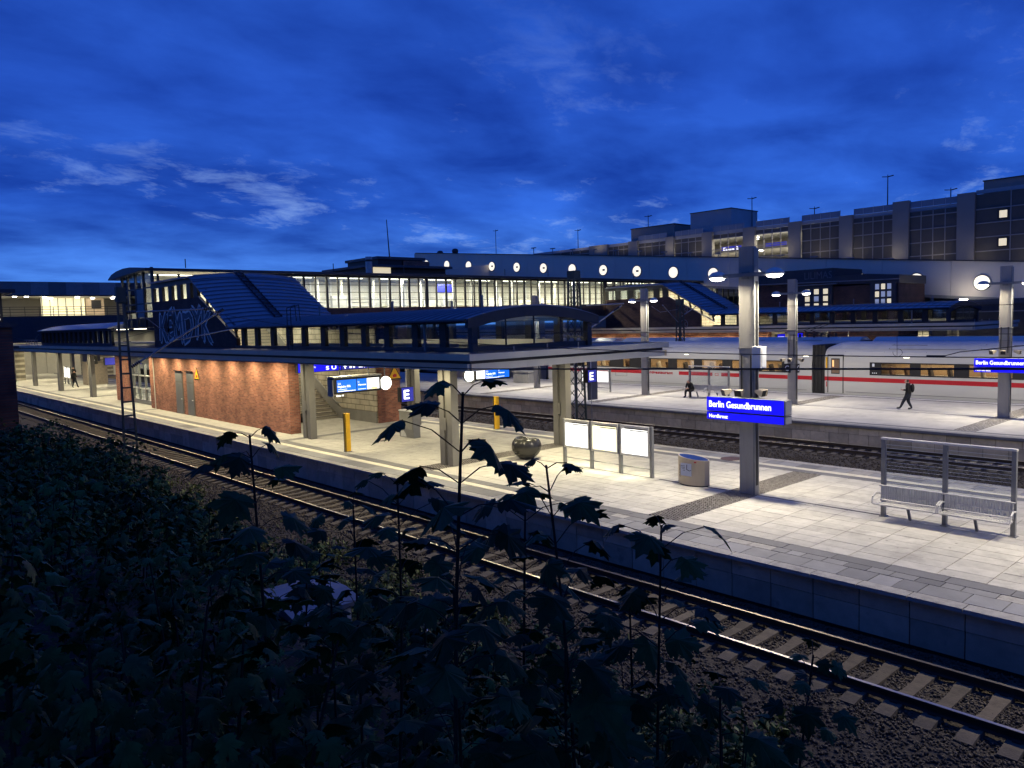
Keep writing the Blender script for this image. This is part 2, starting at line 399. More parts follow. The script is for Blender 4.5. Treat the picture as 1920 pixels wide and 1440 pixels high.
# ballast bed (uneven sheet)
def sheet(name, material, x0, x1, y0, y1, step, zf, amp, seed=1):
    r = np.random.default_rng(seed)
    xs = np.arange(x0, x1+step*.5, step); ys = np.arange(y0, y1+step*.5, step)
    X, Y = np.meshgrid(xs, ys, indexing='ij'); Z = zf(X, Y) + r.normal(0, amp, X.shape)
    v = np.stack([X.ravel(), Y.ravel(), Z.ravel()], 1); nx, ny = X.shape
    idx = np.arange(nx*ny).reshape(nx, ny)
    f = np.stack([idx[:-1, :-1].ravel(), idx[1:, :-1].ravel(), idx[1:, 1:].ravel(), idx[:-1, 1:].ravel()], 1)
    me = bpy.data.meshes.new(name); me.from_pydata(v.tolist(), [], f.tolist()); me.materials.append(MATS[material])
    o = bpy.data.objects.new(name, me); C.objects.link(o); return o
def bedz(X, Y): return np.full_like(X, BAL_Z) - 0.12*np.clip((12.3-X)/1.6, 0, 1)
struct(sheet('ballast_bed', 'gravel', 8.2, 15.75, -6, 130, .22, bedz, .012))
def bed2(X, Y): return np.full_like(X, BAL_Z) - 0.10*np.exp(-((X-32.85)/1.0)**2)
struct(sheet('ballast_bed', 'gravel', 27.4, 38.2, -6, 130, .3, bed2, .014, 2))
struct(sheet('ballast_bed', 'gravel', 51.9, 62.8, -10, 130, .6, lambda X, Y: np.full_like(X, BAL_Z), .012, 3))
# embankment the photographer looks down from
def embz(X, Y):
    z = 3.35 - 4.45*np.clip((X-.4)/8.9, 0, 1)**0.92
    return np.maximum(z, -1.10) + .10*np.sin(X*1.7+Y*.6) + .08*np.sin(Y*1.3-X)
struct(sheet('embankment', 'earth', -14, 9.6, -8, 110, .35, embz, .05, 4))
def emb(x, y): return float(embz(np.array([x*1.0]), np.array([y*1.0]))[0])

# loose ballast stones: far too many to count -> stuff
def stones(name, n, xf, yf, zf, smin, smax, seed, parent=None):
    r = np.random.default_rng(seed)
    base = np.array([(-1,-1,-.8),(1,-1,-.7),(1,1,-.8),(-1,1,-.7),(-.7,-.8,.8),(.8,-.6,.7),(.6,.8,.9),(-.8,.7,.7)])*.5
    fc = np.array([(0,3,2,1),(4,5,6,7),(0,1,5,4),(1,2,6,5),(2,3,7,6),(3,0,4,7)])
    x = xf(r, n); y = yf(r, n); s = r.uniform(smin, smax, n)
    q = r.normal(size=(n, 4)); q /= np.linalg.norm(q, axis=1)[:, None]
    a, b, c, d = q.T
    Rm = np.stack([np.stack([1-2*(c*c+d*d), 2*(b*c-a*d), 2*(b*d+a*c)], 1), np.stack([2*(b*c+a*d), 1-2*(b*b+d*d), 2*(c*d-a*b)], 1), np.stack([2*(b*d-a*c), 2*(c*d+a*b), 1-2*(b*b+c*c)], 1)], 1)
    pts = base[None]*r.uniform(.65, 1.35, (n, 8, 1))*s[:, None, None]*r.uniform(.6, 1.2, (n, 1, 3))
    pts = np.einsum('nij,nkj->nki', Rm, pts) + np.stack([x, y, zf(x, y)], 1)[:, None, :]
    F = (fc[None] + (np.arange(n)*8)[:, None, None]).reshape(-1, 4)
    me = bpy.data.meshes.new(name); V = pts.reshape(-1, 3)
    me.vertices.add(len(V)); me.vertices.foreach_set('co', V.ravel()); me.loops.add(F.size); me.loops.foreach_set('vertex_index', F.ravel())
    me.polygons.add(len(F)); me.polygons.foreach_set('loop_start', np.arange(0, F.size, 4)); me.polygons.foreach_set('loop_total', np.full(len(F), 4)); me.update(); me.validate()
    me.materials.append(MATS['stone']); o = bpy.data.objects.new(name, me); C.objects.link(o); o['kind'] = 'stuff'
    tag(o, 'loose dark crushed stone ballast lying round the tracks', 'ballast'); return o
def pick_x(r, n):       # shoulder, four-foot, platform side
    z = r.random(n); return np.where(z < .62, r.uniform(8.6, 13.1, n), np.where(z < .86, r.uniform(13.3, 14.58, n), r.uniform(14.75, 15.62, n)))
stones('ballast', 52000, pick_x, lambda r, n: 2.2+40*r.random(n)**1.7, lambda x, y: BAL_Z - 0.12*np.clip((12.3-x)/1.6, 0, 1) + .012, .026, .062, 5)
st2 = stones('ballast', 12000, lambda r, n: np.where(r.random(n) < .55, r.uniform(31.2, 35.4, n), r.uniform(35.7, 37.9, n)), lambda r, n: 6+40*r.random(n)**1.2, lambda x, y: np.full_like(x, BAL_Z+.012), .035, .075, 6)
st2['label'] = 'crushed stone ballast between the two middle platforms'

# tracks
def slp_mesh():
    mb = MB(); prof = [(-1.30, .0), (-1.05, .035), (-.50, .035), (-.22, .006), (.22, .006), (.50, .035), (1.05, .035), (1.30, .0)]
    n = len(prof); vs = []
    for x, dz in prof:
        wv = .11 if abs(x) < .3 else .135
        vs += [(x, -wv-.02, -.16), (x, -wv, dz-.004), (x, wv, dz-.004), (x, wv+.02, -.16)]
    fs = []
    for i in range(n-1):
        a, b = 4*i, 4*i+4; fs += [(a, b, b+1, a+1), (a+1, b+1, b+2, a+2), (a+2, b+2, b+3, a+3)]
    fs += [(0, 1, 2, 3), (4*n-1, 4*n-2, 4*n-3, 4*n-4)]
    mb.add(vs, fs); return mb.mesh('sleeper', 'sleeper')
SLP = slp_mesh()
CLP = MB().box(-.03, .03, -.06, .06, .03, .055).mesh('rail_clip', 'rail_side')
RPROF = [(-.0625, 0), (.0625, 0), (.0625, .012), (.012, .03), (.010, .115), (.036, .125), (.036, .158), (-.036, .158), (-.036, .125), (-.010, .115), (-.012, .03), (-.0625, .012)]
def track(xc, y0, y1, label, slp0, slp1, clips=False):
    t = thing('railway_track', label, 'railway track', (xc, 0, RAIL_Z-.16))
    for s in (-1, 1):
        x = xc+s*.7525
        r = MB().prism([(x+u, RAIL_Z-.16+v) for u, v in RPROF], 'y', y0, y1).build('rail', 'rail_side', t)
        MB().box(x-.034, x+.034, y0, y1, RAIL_Z-.001, RAIL_Z+.003).build('running_surface', 'rail_top', r)
    y = slp0
    while y < slp1:
        o = obj_from(SLP, 'sleeper', t, (xc, y, SLP_Z+.0), (0, 0, random.uniform(-.006, .006)))
        if clips and y < 26:
            for s in (-1, 1):
                for q in (-.075, .075): obj_from(CLP, 'rail_clip', o, (s*.7525+q, 0, 0))
        y += .60
    return t
track(13.95, -6, 125, 'nearest railway track between the bushes and the first platform', 1.6, 82, True)
track(29.30, -6, 125, 'track sunk behind the far edge of the nearest platform', 8, 40)
track(36.35, -6, 125, 'middle track running along the concrete blocks of the second platform', 6, 70)
track(53.85, -10, 125, 'track under the white express train', 8, 11)
track(60.90, -10, 125, 'track under the white train standing farthest back', 8, 11)

# ---------------------------------------------------------------- platforms
def cobbles(parent, x0, x1, y0, y1, seed, s=.105):
    r = random.Random(seed); mb = MB(); y = y0
    row = 0
    while y < y1-.02:
        x = x0 + (s*.5 if row % 2 else 0)
        while x < x1-.02:
            w_ = s*r.uniform(.78, .92); l = s*r.uniform(.78, .92); z = r.uniform(-.006, .006)
            a = r.uniform(.012, .022)
            mb.hexa([(x, y, -.05), (x+w_, y, -.05), (x+w_, y+l, -.05), (x, y+l, -.05), (x+a, y+a, z), (x+w_-a, y+a, z+r.uniform(-.004, .004)), (x+w_-a, y+l-a, z), (x+a, y+l-a, z)])
            x += s
        y += s; row += 1
    o = mb.build('cobble_band', 'cobble', parent); o['kind'] = 'stuff'; return o
def slab_row(parent, name, material, x0, x1, y0, y1, ln, top=0.0, jit=.0, gap=.008, seed=1, mats=None):
    r = random.Random(seed); y = y0; cache = {}
    while y < y1-.01:
        L = min(ln*(1+(r.choice((-.25, 0, 0, .25)) if jit else 0)), y1-y); L = round(L, 3)
        if L < .05: break
        m_ = r.choices(mats[0], mats[1])[0] if mats else material
        key = (L, m_)
        if key not in cache:
            mb = MB(); b = .006
            mb.hexa([(0, 0, -.08), (x1-x0-gap, 0, -.08), (x1-x0-gap, L-gap, -.08), (0, L-gap, -.08), (b, b, 0), (x1-x0-gap-b, b, 0), (x1-x0-gap-b, L-gap-b, 0), (b, L-gap-b, 0)])
            cache[key] = mb.mesh(name, m_)
        obj_from(cache[key], name, parent, (x0, y, top+r.uniform(-.003, .003)))
        y += L
def blocks(parent, x, sx, y0, y1, ln=1.0, stag=False, seed=1):      # precast platform-edge blocks; sx = outward direction
    r = random.Random(seed); cache = {}
    for row, (za, zb) in enumerate(((-.47, -.115), (-1.02, -.485))):
        y = y0 - (ln*.5 if stag and row else 0)
        while y < y1:
            k = row
            if k not in cache:
                mb = MB(); mb.box(0, -sx*.12, .011, ln-.011, za, zb)
                cache[k] = mb.mesh('wall_block', 'wall_block')
            obj_from(cache[k], 'wall_block', parent, (x + sx*(-.01+r.uniform(-.006, .006)-(.012 if row else 0)), y, 0))
            y += ln
P1L, P1R, P1C = 15.70, 27.55, 21.62
p1 = MB().box(P1L+.22, P1R-.22, -14, 128, -1.2, -.085).build('platform', 'joint'); struct(p1)
slab_row(p1, 'edge_stone', 'coping', P1L-.03, P1L+.33, 1, 112, 1.0, .004, seed=2)
slab_row(p1, 'edge_slab', 'slab_grey', P1L+.34, P1L+.98, 1, 17, .66, seed=3, jit=1, mats=(['slab_grey', 'slab_strip', 'coping'], [7, 4, 1]))
slab_row(p1, 'edge_slab', 'slab_grey', P1L+.34, P1L+.98, 17, 112, 1.9, seed=4, mats=(['slab_grey', 'slab_strip'], [3, 2]))
slab_row(p1, 'edge_slab', 'slab_strip', P1L+.99, P1L+1.33, 1, 17, .5, seed=5, jit=1, mats=(['slab_strip', 'coping', 'slab_dark'], [6, 2, 2]))
slab_row(p1, 'guide_stripe', 'white_line', P1L+.99, P1L+1.33, 17, 112, 2.4, seed=6)
slab_row(p1, 'border_slab', 'slab_dark', P1L+1.34, P1L+1.76, 1, 112, 1.2, seed=7)
slab_row(p1, 'border_slab', 'slab_dark', P1R-1.76, P1R-1.34, 1, 112, 1.2, seed=8)
slab_row(p1, 'guide_stripe', 'white_line', P1R-1.33, P1R-.99, 1, 112, 1.2, seed=9)
slab_row(p1, 'edge_slab', 'slab_grey', P1R-.98, P1R-.34, 1, 60, .75, seed=10, jit=1, mats=(['slab_grey', 'slab_strip', 'coping'], [4, 4, 1]))
slab_row(p1, 'edge_stone', 'coping', P1R-.33, P1R+.03, 1, 60, 1.0, .004, seed=11)
MB().box(P1R-.98, P1R+.03, 60, 128, -.08, 0).build('edge_strip', 'slab_strip', p1)
blocks(p1, P1L+.12, -1, 1, 96, seed=3); MB().box(P1L+.17, P1L+.20, 0, 128, -1.15, -.12).build('block_backing', 'black_matte', p1); MB().box(P1L+.0, P1L+.13, 96, 128, -1.1, -.115).build('edge_wall', 'wall_block', p1)
XA, XB = P1L+1.77, P1R-1.77
pv_cache = {}
def paver_field(y0, y1, ny, single, seed):
    r = random.Random(seed); nx = 17; wx = (XB-XA)/nx; ly = (y1-y0)/ny; joined = MB()
    key = round(ly, 4)
    if single and key not in pv_cache:
        b = .004; gx, gy = wx-.009, ly-.009
        pv_cache[key] = MB().hexa([(0, 0, -.08), (gx, 0, -.08), (gx, gy, -.08), (0, gy, -.08), (b, b, 0), (gx-b, b, 0), (gx-b, gy-b, 0), (b, gy-b, 0)]).mesh('paver', 'paver')
    for i in range(nx):
        for j in range(ny):
            x, y, z = XA+i*wx, y0+j*ly, r.uniform(-.0035, .0015)
            if single: obj_from(pv_cache[key], 'paver', p1, (x, y, z))
            else: joined.box(x, x+wx-.009, y, y+ly-.009, -.06, z)
    if not single:
        o = joined.build('paving', 'paver', p1); o['kind'] = 'stuff'
CB = [(12.72, 13.76), (24.05, 25.05)]
paver_field(4.2, CB[0][0], 9, True, 1)
paver_field(CB[0][1], 18.9, 6, True, 2)
paver_field(1.0, 4.19, 3, False, 3); paver_field(18.91, CB[1][0], 5, False, 4); paver_field(CB[1][1], 38.0, 13, False, 5)
for a, b in CB: cobbles(p1, XA, XB, a+.004, b, int(a*10))
MB().box(XA, XB, 38.01, 128, -.08, 0).build('platform_floor', 'paver', p1)
for yb in (36.0, 58.6, 75.5, 87.0, 98.5): MB().box(XA, XB, yb, yb+.55, -.05, .004).build('dark_band', 'slab_dark', p1)
MB().box(21.58, 21.66, 13.80, 16.5, -.05, .004).build('drain_slot', 'black', p1); MB().box(21.58, 21.66, 8.95, 12.69, -.05, .004).build('drain_slot', 'black', p1)
MB().box(21.58, 21.66, 16.9, 24.0, -.05, .004).build('drain_slot', 'slab_dark', p1)
mh = MB().disc((26.55, 16.75, .004), (0, 0, 1), .42, 28, .012); tag(mh.build('manhole_cover', 'brown_plate', None), 'round rust-brown manhole cover set in the platform paving', 'manhole cover')
mh = MB().box(20.3, 20.65, 32.0, 32.3, -.02, .008); tag(mh.build('drain_cover', 'black'), 'small dark drain cover in the paving before the stair opening', 'drain cover')

P2L, P2R, P2C = 38.10, 52.12, 45.05
p2 = MB().box(P2L+.22, P2R-.05, -20, 128, -1.2, -.012).build('platform', 'floor_far'); struct(p2)
MB().box(P2L-.03, P2L+.40, -20, 128, -.11, .006).build('edge_stone', 'slab_strip', p2)
MB().box(P2L+.405, P2L+.75, -20, 128, -.05, .002).build('edge_slab', 'coping', p2); MB().box(P2L+.755, P2L+1.1, -20, 128, -.05, .002).build('border_slab', 'slab_dark', p2)
MB().box(P2R-.80, P2R-.45, -20, 128, -.05, .004).build('guide_stripe', 'white_paint', p2); MB().box(P2R-1.05, P2R-.81, -20, 128, -.05, .002).build('border_slab', 'slab_dark', p2)
MB().box(P2R-.44, P2R-.04, -20, 128, -.05, .005).build('edge_stone', 'slab_strip', p2)
blocks(p2, P2L+.12, -1, 4, 75, stag=True, seed=9); MB().box(P2L+.17, P2L+.20, 0, 128, -1.15, -.12).build('block_backing', 'black_matte', p2)
for yb in (12.1, 23.6, 35.0, 46.4): cobbles(p2, P2L+1.11, P2R-1.07, yb, yb+1.0, int(yb), s=.14)
MB().box(44.9, 44.98, -5, 60, -.03, -.006).build('drain_slot', 'slab_dark', p2)
P3L, P3R = 62.6, 76.3
p3 = MB().box(P3L, P3R, -20, 128, -1.2, 0).build('platform', 'floor_far'); struct(p3)
# ================================================================ canopies and stair enclosures (built twice: ox = 0 and ox = 48)
PITCHY = 11.35
def arc_profile(x0, x1, z_eave, rise, n=12):
    xc, h = (x0+x1)/2, (x1-x0)/2; rad = (h*h+rise*rise)/(2*rise); zc = z_eave+rise-rad
    return [(xc+h*(2*i/n-1), zc+math.sqrt(max(0, rad*rad-(h*(2*i/n-1))**2))) for i in range(n+1)]
def vault_panel(name, ln, x0, x1, rise, seam=True, thick=.05):
    top = arc_profile(x0, x1, 0, rise); bot = [(x, z-thick) for x, z in top]; n = len(top)
    mb = MB(); vs = []
    for y in (0, ln): vs += [(x, y, z) for x, z in top] + [(x, y, z) for x, z in bot]
    fs = []; N2 = 2*n
    for i in range(n-1):
        fs += [(i, i+1, N2+i+1, N2+i)]
    mb.add(vs, fs, 0, True)
    fs = [(n+i, N2+n+i, N2+n+i+1, n+i+1) for i in range(n-1)]; mb.add(vs, fs, 1, True)
    mb.add(vs, [(i, n+i, n+i+1, i+1) for i in range(n-1)] + [(N2+i, N2+i+1, N2+n+i+1, N2+n+i) for i in range(n-1)] + [(0, N2, N2+n, n), (n-1, n-1+n, N2+n-1+n, N2+n-1)], 0)
    if seam:
        s = [(x, 0, z) for x, z in arc_profile(x0-.02, x1+.02, .0, rise+.0)]
        sw, sh = .05, .055
        v2 = []
        for x, y, z in s: v2 += [(x, -sw/2, z-.01), (x, -sw/2, z+sh), (x, sw/2, z+sh), (x, sw/2, z-.01)]
        f2 = []
        for i in range(len(s)-1):
            a, b = 4*i, 4*i+4; f2 += [(a, b, b+1, a+1), (a+1, b+1, b+2, a+2), (a+2, b+2, b+3, a+3)]
        f2 += [(0, 1, 2, 3), (len(v2)-1, len(v2)-2, len(v2)-3, len(v2)-4)]
        mb.add(v2, f2, 0)
    return mb.mesh(name, ['roof_metal', 'vault_white'])
VP = vault_panel('roof_panel', .56, 18.05, 25.2, .50)
VPS = vault_panel('roof_panel', .50, 18.05, 25.2, .26)
VPU = vault_panel('roof_panel', .56, 18.05, 25.2, .26)

def column_mesh():
    mb = MB(); z1 = 4.02
    mb.box(-.17, .17, -.40, -.10, 0, z1); mb.box(-.17, .17, .10, .40, 0, z1); mb.box(-.08, .08, -.101, .101, 0, z1)
    mb.box(-.10, .10, -.09, .09, 0, 1.35); mb.box(-.20, -.169, -.06, .06, 1.4, 1.9)
    return mb.mesh('column', 'pillar_grey')
COLM = column_mesh()
DLM = MB().disc((0, 0, 0), (0, 0, 1), .13, 16, .03).mesh('downlight', 'lamp_warm')
def canopy(ox, label, y_end, near):
    t = thing('platform_canopy', label, 'canopy', (ox+P1C, 20, 0))
    xl, xr, y0, y1 = ox+16.20, ox+27.02, 20.0, y_end
    ol, orr, oy0, oy1 = ox+18.95, ox+24.35, 24.0, 58.0
    slab = MB()
    for a, b, c, d in ((xl+.05, xr-.05, y0+.05, oy0), (xl+.05, ol, oy0, oy1), (orr, xr-.05, oy0, oy1), (xl+.05, xr-.05, oy1, y1)): slab.box(a, b, c, d, 4.34, 4.50)
    slab.build('roof_slab', 'roof_dark', t)
    sof = MB()
    for a, b, c, d in ((xl+.35, xr-.35, y0+.35, oy0), (xl+.35, ol, oy0, oy1), (orr, xr-.35, oy0, oy1), (xl+.35, xr-.35, oy1, y1)): sof.box(a, b, c, d, 4.02, 4.335)
    sof.build('soffit', 'soffit', t)
    MB().box(xl+.20, xl+.32, y0+.2, y1, 4.20, 4.345).box(xr-.32, xr-.20, y0+.2, y1, 4.20, 4.345).box(xl+.32, xr-.32, y0+.2, y0+.32, 4.20, 4.345).build('shadow_gap', 'black', t)
    # fascia panels, upper and lower ring
    def run(axis, a, b, fixed, sgn, step):
        s = a
        while s < b-.05:
            e = min(s+step, b)
            for z0, z1, inset, m_ in ((4.325, 4.545, 0, 'fascia_warmed' if axis == 'y' else 'fascia'), (3.97, 4.215, .12, 'fascia_warmed' if axis == 'y' else 'fascia')):
                q = fixed - sgn*inset
                mb = MB()
                if axis == 'y': mb.box(q, q-sgn*.035, s+.003, e-.003, z0, z1)
                else: mb.box(s+.003, e-.003, q, q-sgn*.035, z0, z1)
                mb.build('fascia_panel', m_, t)
            s = e
    run('y', y0+.04, min(y1, 20+3.0*24), xl, -1, 3.0); run('x', xl+.0, xr, y0, -1, 2.7)
    if near: run('y', y0+.04, y0+12, xr, 1, 3.0)
    for s in (-1, 1):       # lower beam returning behind the fascia
        x = xl+.16 if s < 0 else xr-.16
        MB().box(x-.02, x+.02, y0+.5, y1, 3.985, 4.02).build('edge_beam', 'fascia_warmed', t)
    ys = [24.4, 35.9] + ([75.5, 87.0, 98.5, 110.0] if near else [])
    for y in ys:
        for x in (ox+18.62, ox+25.0): obj_from(COLM, 'column', t, (x, y, 0))
    # recessed downlights
    rows = [(17.55, 19.6, 38, 3.2), (17.66 if near else 17.3, 37.6, 61, 3.0), (17.4, 62, 112 if near else 62.1, 4.0), (25.75, 21.0, 62, 4.0)]
    for xr_, a, b, st in rows:
        y = a+1.6
        while y < b:
            d = obj_from(DLM, 'downlight', t, (ox+xr_, y, 4.004))
            light('AREA', t, (ox+xr_, y, 3.975), 112 if near else 110, (1, .865, .52), .24, spread=R(162)); y += st
    if near:
        for x, y in ((21.6, 22.2), (20.2, 62.5), (23.2, 66), (21.6, 72), (21.6, 80), (21.6, 90), (21.6, 100), (21.6, 110)):
            obj_from(DLM, 'downlight', t, (x, y, 4.004)); light('AREA', t, (x, y, 3.975), 230, (1, .88, .56), .3, spread=R(165))
    for k in range(3): MB().tube((ox+19.0+k*1.7, 20.9, 4.49), (ox+19.0+k*1.7, 20.9, 4.72), .03).build('lightning_rod', 'steel', t)
    return t
canopy(0, 'flat grey canopy over the nearest platform with a dark groove round its edge', 118, True)
canopy(48, 'flat canopy behind the white train, over the farthest platform', 118, False)

def stair_house(ox, label, near):
    t = thing('stair_enclosure', label, 'building', (ox+P1C, 22.5, 4.5))
    xl, xr = ox+18.36, ox+24.88
    yE, yA, yB, yC = 22.5, 43.8, 49.7, 57.7         # gable end, foot of slope, head of slope, footbridge
    zE, zU = 5.68, 8.90
    # roof panels
    n = int((yA-yE)/.56)
    for i in range(n+1): obj_from(VP, 'roof_panel', t, (ox, yE-.15+i*.56 if i < n else yA-.50, zE+(.0 if i < n else -.006)))
    sl = math.hypot(yB-yA, zU-zE); ang = math.atan2(zU-zE, yB-yA); k = int(sl/.5)
    for i in range(k+1):
        s = min(i*.5, sl-.5); obj_from(VPS, 'roof_panel', t, (ox, yA+math.cos(ang)*s, zE+math.sin(ang)*s+.012), (ang, 0, 0))
    m2 = int((yC-yB)/.56)
    for i in range(m2): obj_from(VPU, 'roof_panel', t, (ox, yB-.05+i*.56, zU+.004))
    # arched gable over the end
    ar = arc_profile(ox+18.05, ox+25.2, zE-.02, .46, 16); lo = [(x, min(z-.04, max(zE-.30+.0, z-.34))) for x, z in ar]
    for i in range(16):
        pass
    gb = MB()
    for i in range(16):
        (xa, za), (xb, zb) = ar[i], ar[i+1]; (_, wa), (_, wb) = lo[i], lo[i+1]
        gb.hexa([(xa, yE-.20, wa), (xb, yE-.20, wb), (xb, yE-.02, wb), (xa, yE-.02, wa), (xa, yE-.20, za+.06), (xb, yE-.20, zb+.06), (xb, yE-.02, zb+.06), (xa, yE-.02, za+.06)])
    gb.build('gable_arch', 'navy', t)
    MB().box(xl, xr, yE+.03, yE+.10, 4.505, 4.70).build('sill_beam', 'navy', t)
    for x in (xl-.02, xr-.24): MB().box(x, x+.26, yE-.06, yE+.20, 4.5, zE-.10).build('corner_post', 'navy', t)
    gx = [xl+.24, xl+1.75, xl+3.25, xl+4.75, xr-.24]
    top = lambda x: min(zE-.33+ (1-((x-ox-21.62)/3.5)**2)*.46, zE+.2)
    for a, b in zip(gx, gx[1:]):
        MB().add([(a+.01, yE+.05, 4.71), (b-.01, yE+.05, 4.71), (b-.01, yE+.05, top(b)), ((a+b)/2, yE+.05, top((a+b)/2)), (a+.01, yE+.05, top(a))], [(0, 1, 2, 3, 4)]).build('window_pane', 'glass', t)
    for x in gx[1:-1]: MB().box(x-.02, x+.02, yE+.03, yE+.09, 4.70, top(x)).build('mullion', 'navy', t)
    MB().box(xl+.24, xr-.24, yE-.05, yE-.03, 5.06, 5.085).build('glazing_bar', 'black', t)
    # long sides: posts, panes, sill, eave gutter
    posts = [yE+.1, 24.3, 26.15, 28.2, 30.05, 31.9, 33.7, 35.65, 37.3, 39.1, 41.05, 42.8]
    for xs, sg in ((xl, 1), (xr, -1)):
        MB().box(xs, xs+sg*.12, yE+.2, yA+.1, 4.505, 4.66).build('sill_beam', 'navy', t)
        MB().box(xs-sg*.02, xs+sg*.14, yE+.2, yA+.1, zE-.12, zE+.02).build('eave_beam', 'navy', t)
        MB().tube((xs-sg*.36, yE-.1, zE-.02), (xs-sg*.36, yA+.3, zE-.02), .075, 8).build('gutter', 'navy', t)
        for y in posts[1:]: MB().box(xs+sg*.01, xs+sg*.20, y-.20, y+.20, 4.655, zE-.115).build('post', 'black', t)
        for a, b in zip(posts, posts[1:]): MB().box(xs+sg*.07, xs+sg*.085, a+.205, b-.205, 4.67, zE-.125).build('window_pane', 'glass', t)
    MB().tube((xl-.16, 25.2, 4.5), (xl-.16, 25.2, zE-.1), .06, 8).tube((xl-.16, 25.2, zE-.1), (xl-.34, 25.2, zE-.02), .06, 8).build('downpipe', 'steel', t)
    # inside the low part: pale lining above the platform and lamps on the vault
    for xs in (xl+.62, xr-.62): MB().box(xs-.03, xs+.03, 24.1, 38.0, 4.52, 4.78).build('inner_upstand', 'cream', t)
    for y in (27, 33, 39):
        MB().box(ox+21.2, ox+22.0, y-.05, y+.05, 5.88, 5.93).build('lamp_strip', 'lamp_soft', t); light('AREA', t, (ox+21.6, y, 5.86), 75 if near else 30, (1, .88, .62), .8, spread=R(170))
    for y in (25.5, 28.5, 31.5, 34.5, 37.5): MB().prism([(ox+18.5, zE-.06), (ox+24.75, zE-.06), (ox+21.62, zE+.36)], 'y', y-.05, y+.05).build('roof_rib', 'cream', t)
    # upper flank wall of the stair
    for xs, sg, nm in ((xl, 1, 'l'), (xr, -1, 'r')):
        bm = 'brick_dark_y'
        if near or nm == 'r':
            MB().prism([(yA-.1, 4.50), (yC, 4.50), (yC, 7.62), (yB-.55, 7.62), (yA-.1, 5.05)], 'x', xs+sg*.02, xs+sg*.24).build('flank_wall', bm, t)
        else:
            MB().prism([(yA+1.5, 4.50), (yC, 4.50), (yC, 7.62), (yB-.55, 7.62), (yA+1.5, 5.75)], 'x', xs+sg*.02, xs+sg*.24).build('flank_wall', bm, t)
        # raking beam + raking panes
        MB().beam((xs+sg*.06, yA-.15, zE-.12), (xs+sg*.06, yB+.05, zU-.14), .16, .22).build('raking_beam', 'navy', t)
        MB().beam((xs+sg*.10, yA-.05, 5.02), (xs+sg*.10, yB-.5, 7.66), .14, .10).build('raking_sill', 'fascia_warmed', t)
        dy, dz = (yB-.5-yA)/4, (7.66-5.02)/4
        for i in range(4):
            a, b = yA+i*dy+.12, yA+(i+1)*dy-.12; za, zb = 5.09+i*dz+.12*dz/dy, 5.09+(i+1)*dz-.12*dz/dy; up = .52+.10*i
            MB().add([(xs+sg*.11, a, za), (xs+sg*.11, b, zb), (xs+sg*.11, b+.18, zb+up+.12), (xs+sg*.11, a+.18, za+up)], [(0, 1, 2, 3)]).build('window_pane', 'glass', t)
            MB().beam((xs+sg*.10, a-.12, za-.05), (xs+sg*.10, a+.10, za+up+.1), .10, .16).build('mullion', 'black', t)
        # upper window row
        MB().box(xs-sg*.02, xs+sg*.2, yB-.1, yC, zU-.36, zU-.02).build('eave_beam', 'navy', t)
        yy = [yB-.10, 50.75, 52.45, 54.1, 55.95, yC]
        for y in yy: MB().box(xs+sg*.03, xs+sg*.22, y-.34, y+.34 if y < yC else y, 7.625, zU-.365).build('post', 'black', t)
        for a, b in zip(yy, yy[1:]): MB().box(xs+sg*.10, xs+sg*.115, a+.345, b-.345, 7.66, zU-.38).build('window_pane', 'glass', t)
    for y, z in ((46.5, 6.7), (50.5, 8.8), (54, 8.8)):
        MB().box(ox+20.9, ox+22.3, y-.06, y+.06, z, z+.05).build('lamp_strip', 'lamp_soft', t); light('AREA', t, (ox+21.6, y, z-.03), 260 if near else 420, (1, .88, .62), 1.0, spread=R(175))
    # stair flight with separate treads, tiled side walls, handrails
    st = 34; y0, run_, rise = 42.6, .335, 6.60/34
    for i in range(st):
        MB().box(ox+19.32, ox+23.98, y0+i*run_, y0+(i+1)*run_+.05, i*rise-.20 if i else 0, (i+1)*rise-.004).build('step', 'step', t)
        MB().box(ox+19.33, ox+23.97, y0+i*run_-.012, y0+i*run_+.05, (i+1)*rise-.045, (i+1)*rise).build('step_nosing', 'concrete', t)
    for x, sg in ((ox+24.03, 1), (ox+19.27, -1)):
        MB().prism([(38.2, 0), (yC, 0), (yC, 8.5), (yB+.1, 8.5), (yA+.1, 5.38), (38.2, 5.38)] if sg > 0 else [(38.2, 0), (yC, 0), (yC, 7.4), (46.5, 4.35), (38.2, 4.35)], 'x', x, x+sg*.10).build('tiled_wall', 'tile_y', t)
        MB().prism([(38.2, 0), (y0-.3, 0), (y0+st*run_, st*rise), (y0+st*run_, st*rise+.55), (y0-.5, .62), (38.2, .62)], 'x', x-sg*.03, x+sg*.02).build('skirting', 'concrete', t)
        MB().path([(x-sg*.10, y0-.6, .95), (x-sg*.10, y0, .98), (x-sg*.10, y0+st*run_, st*rise+.95)], .025, 8).build('handrail', 'steel', t)
    # walkway up the raking roof
    rl = MB()
    def rp(s, dz=0): return (yA+.2+math.cos(ang)*s, zE+.50+math.sin(ang)*s+dz)
    for x in (ox+21.0, ox+21.45):
        a, b = rp(.2), rp(sl-.1); rl.beam((x, a[0], a[1]), (x, b[0], b[1]), .05, .08)
    s = .3
    while s < sl-.1: a = rp(s, .04); rl.box(ox+20.98, ox+21.47, a[0]-.10, a[0]+.10, a[1], a[1]+.03); s += .42
    rl.build('roof_walkway', 'navy', t)
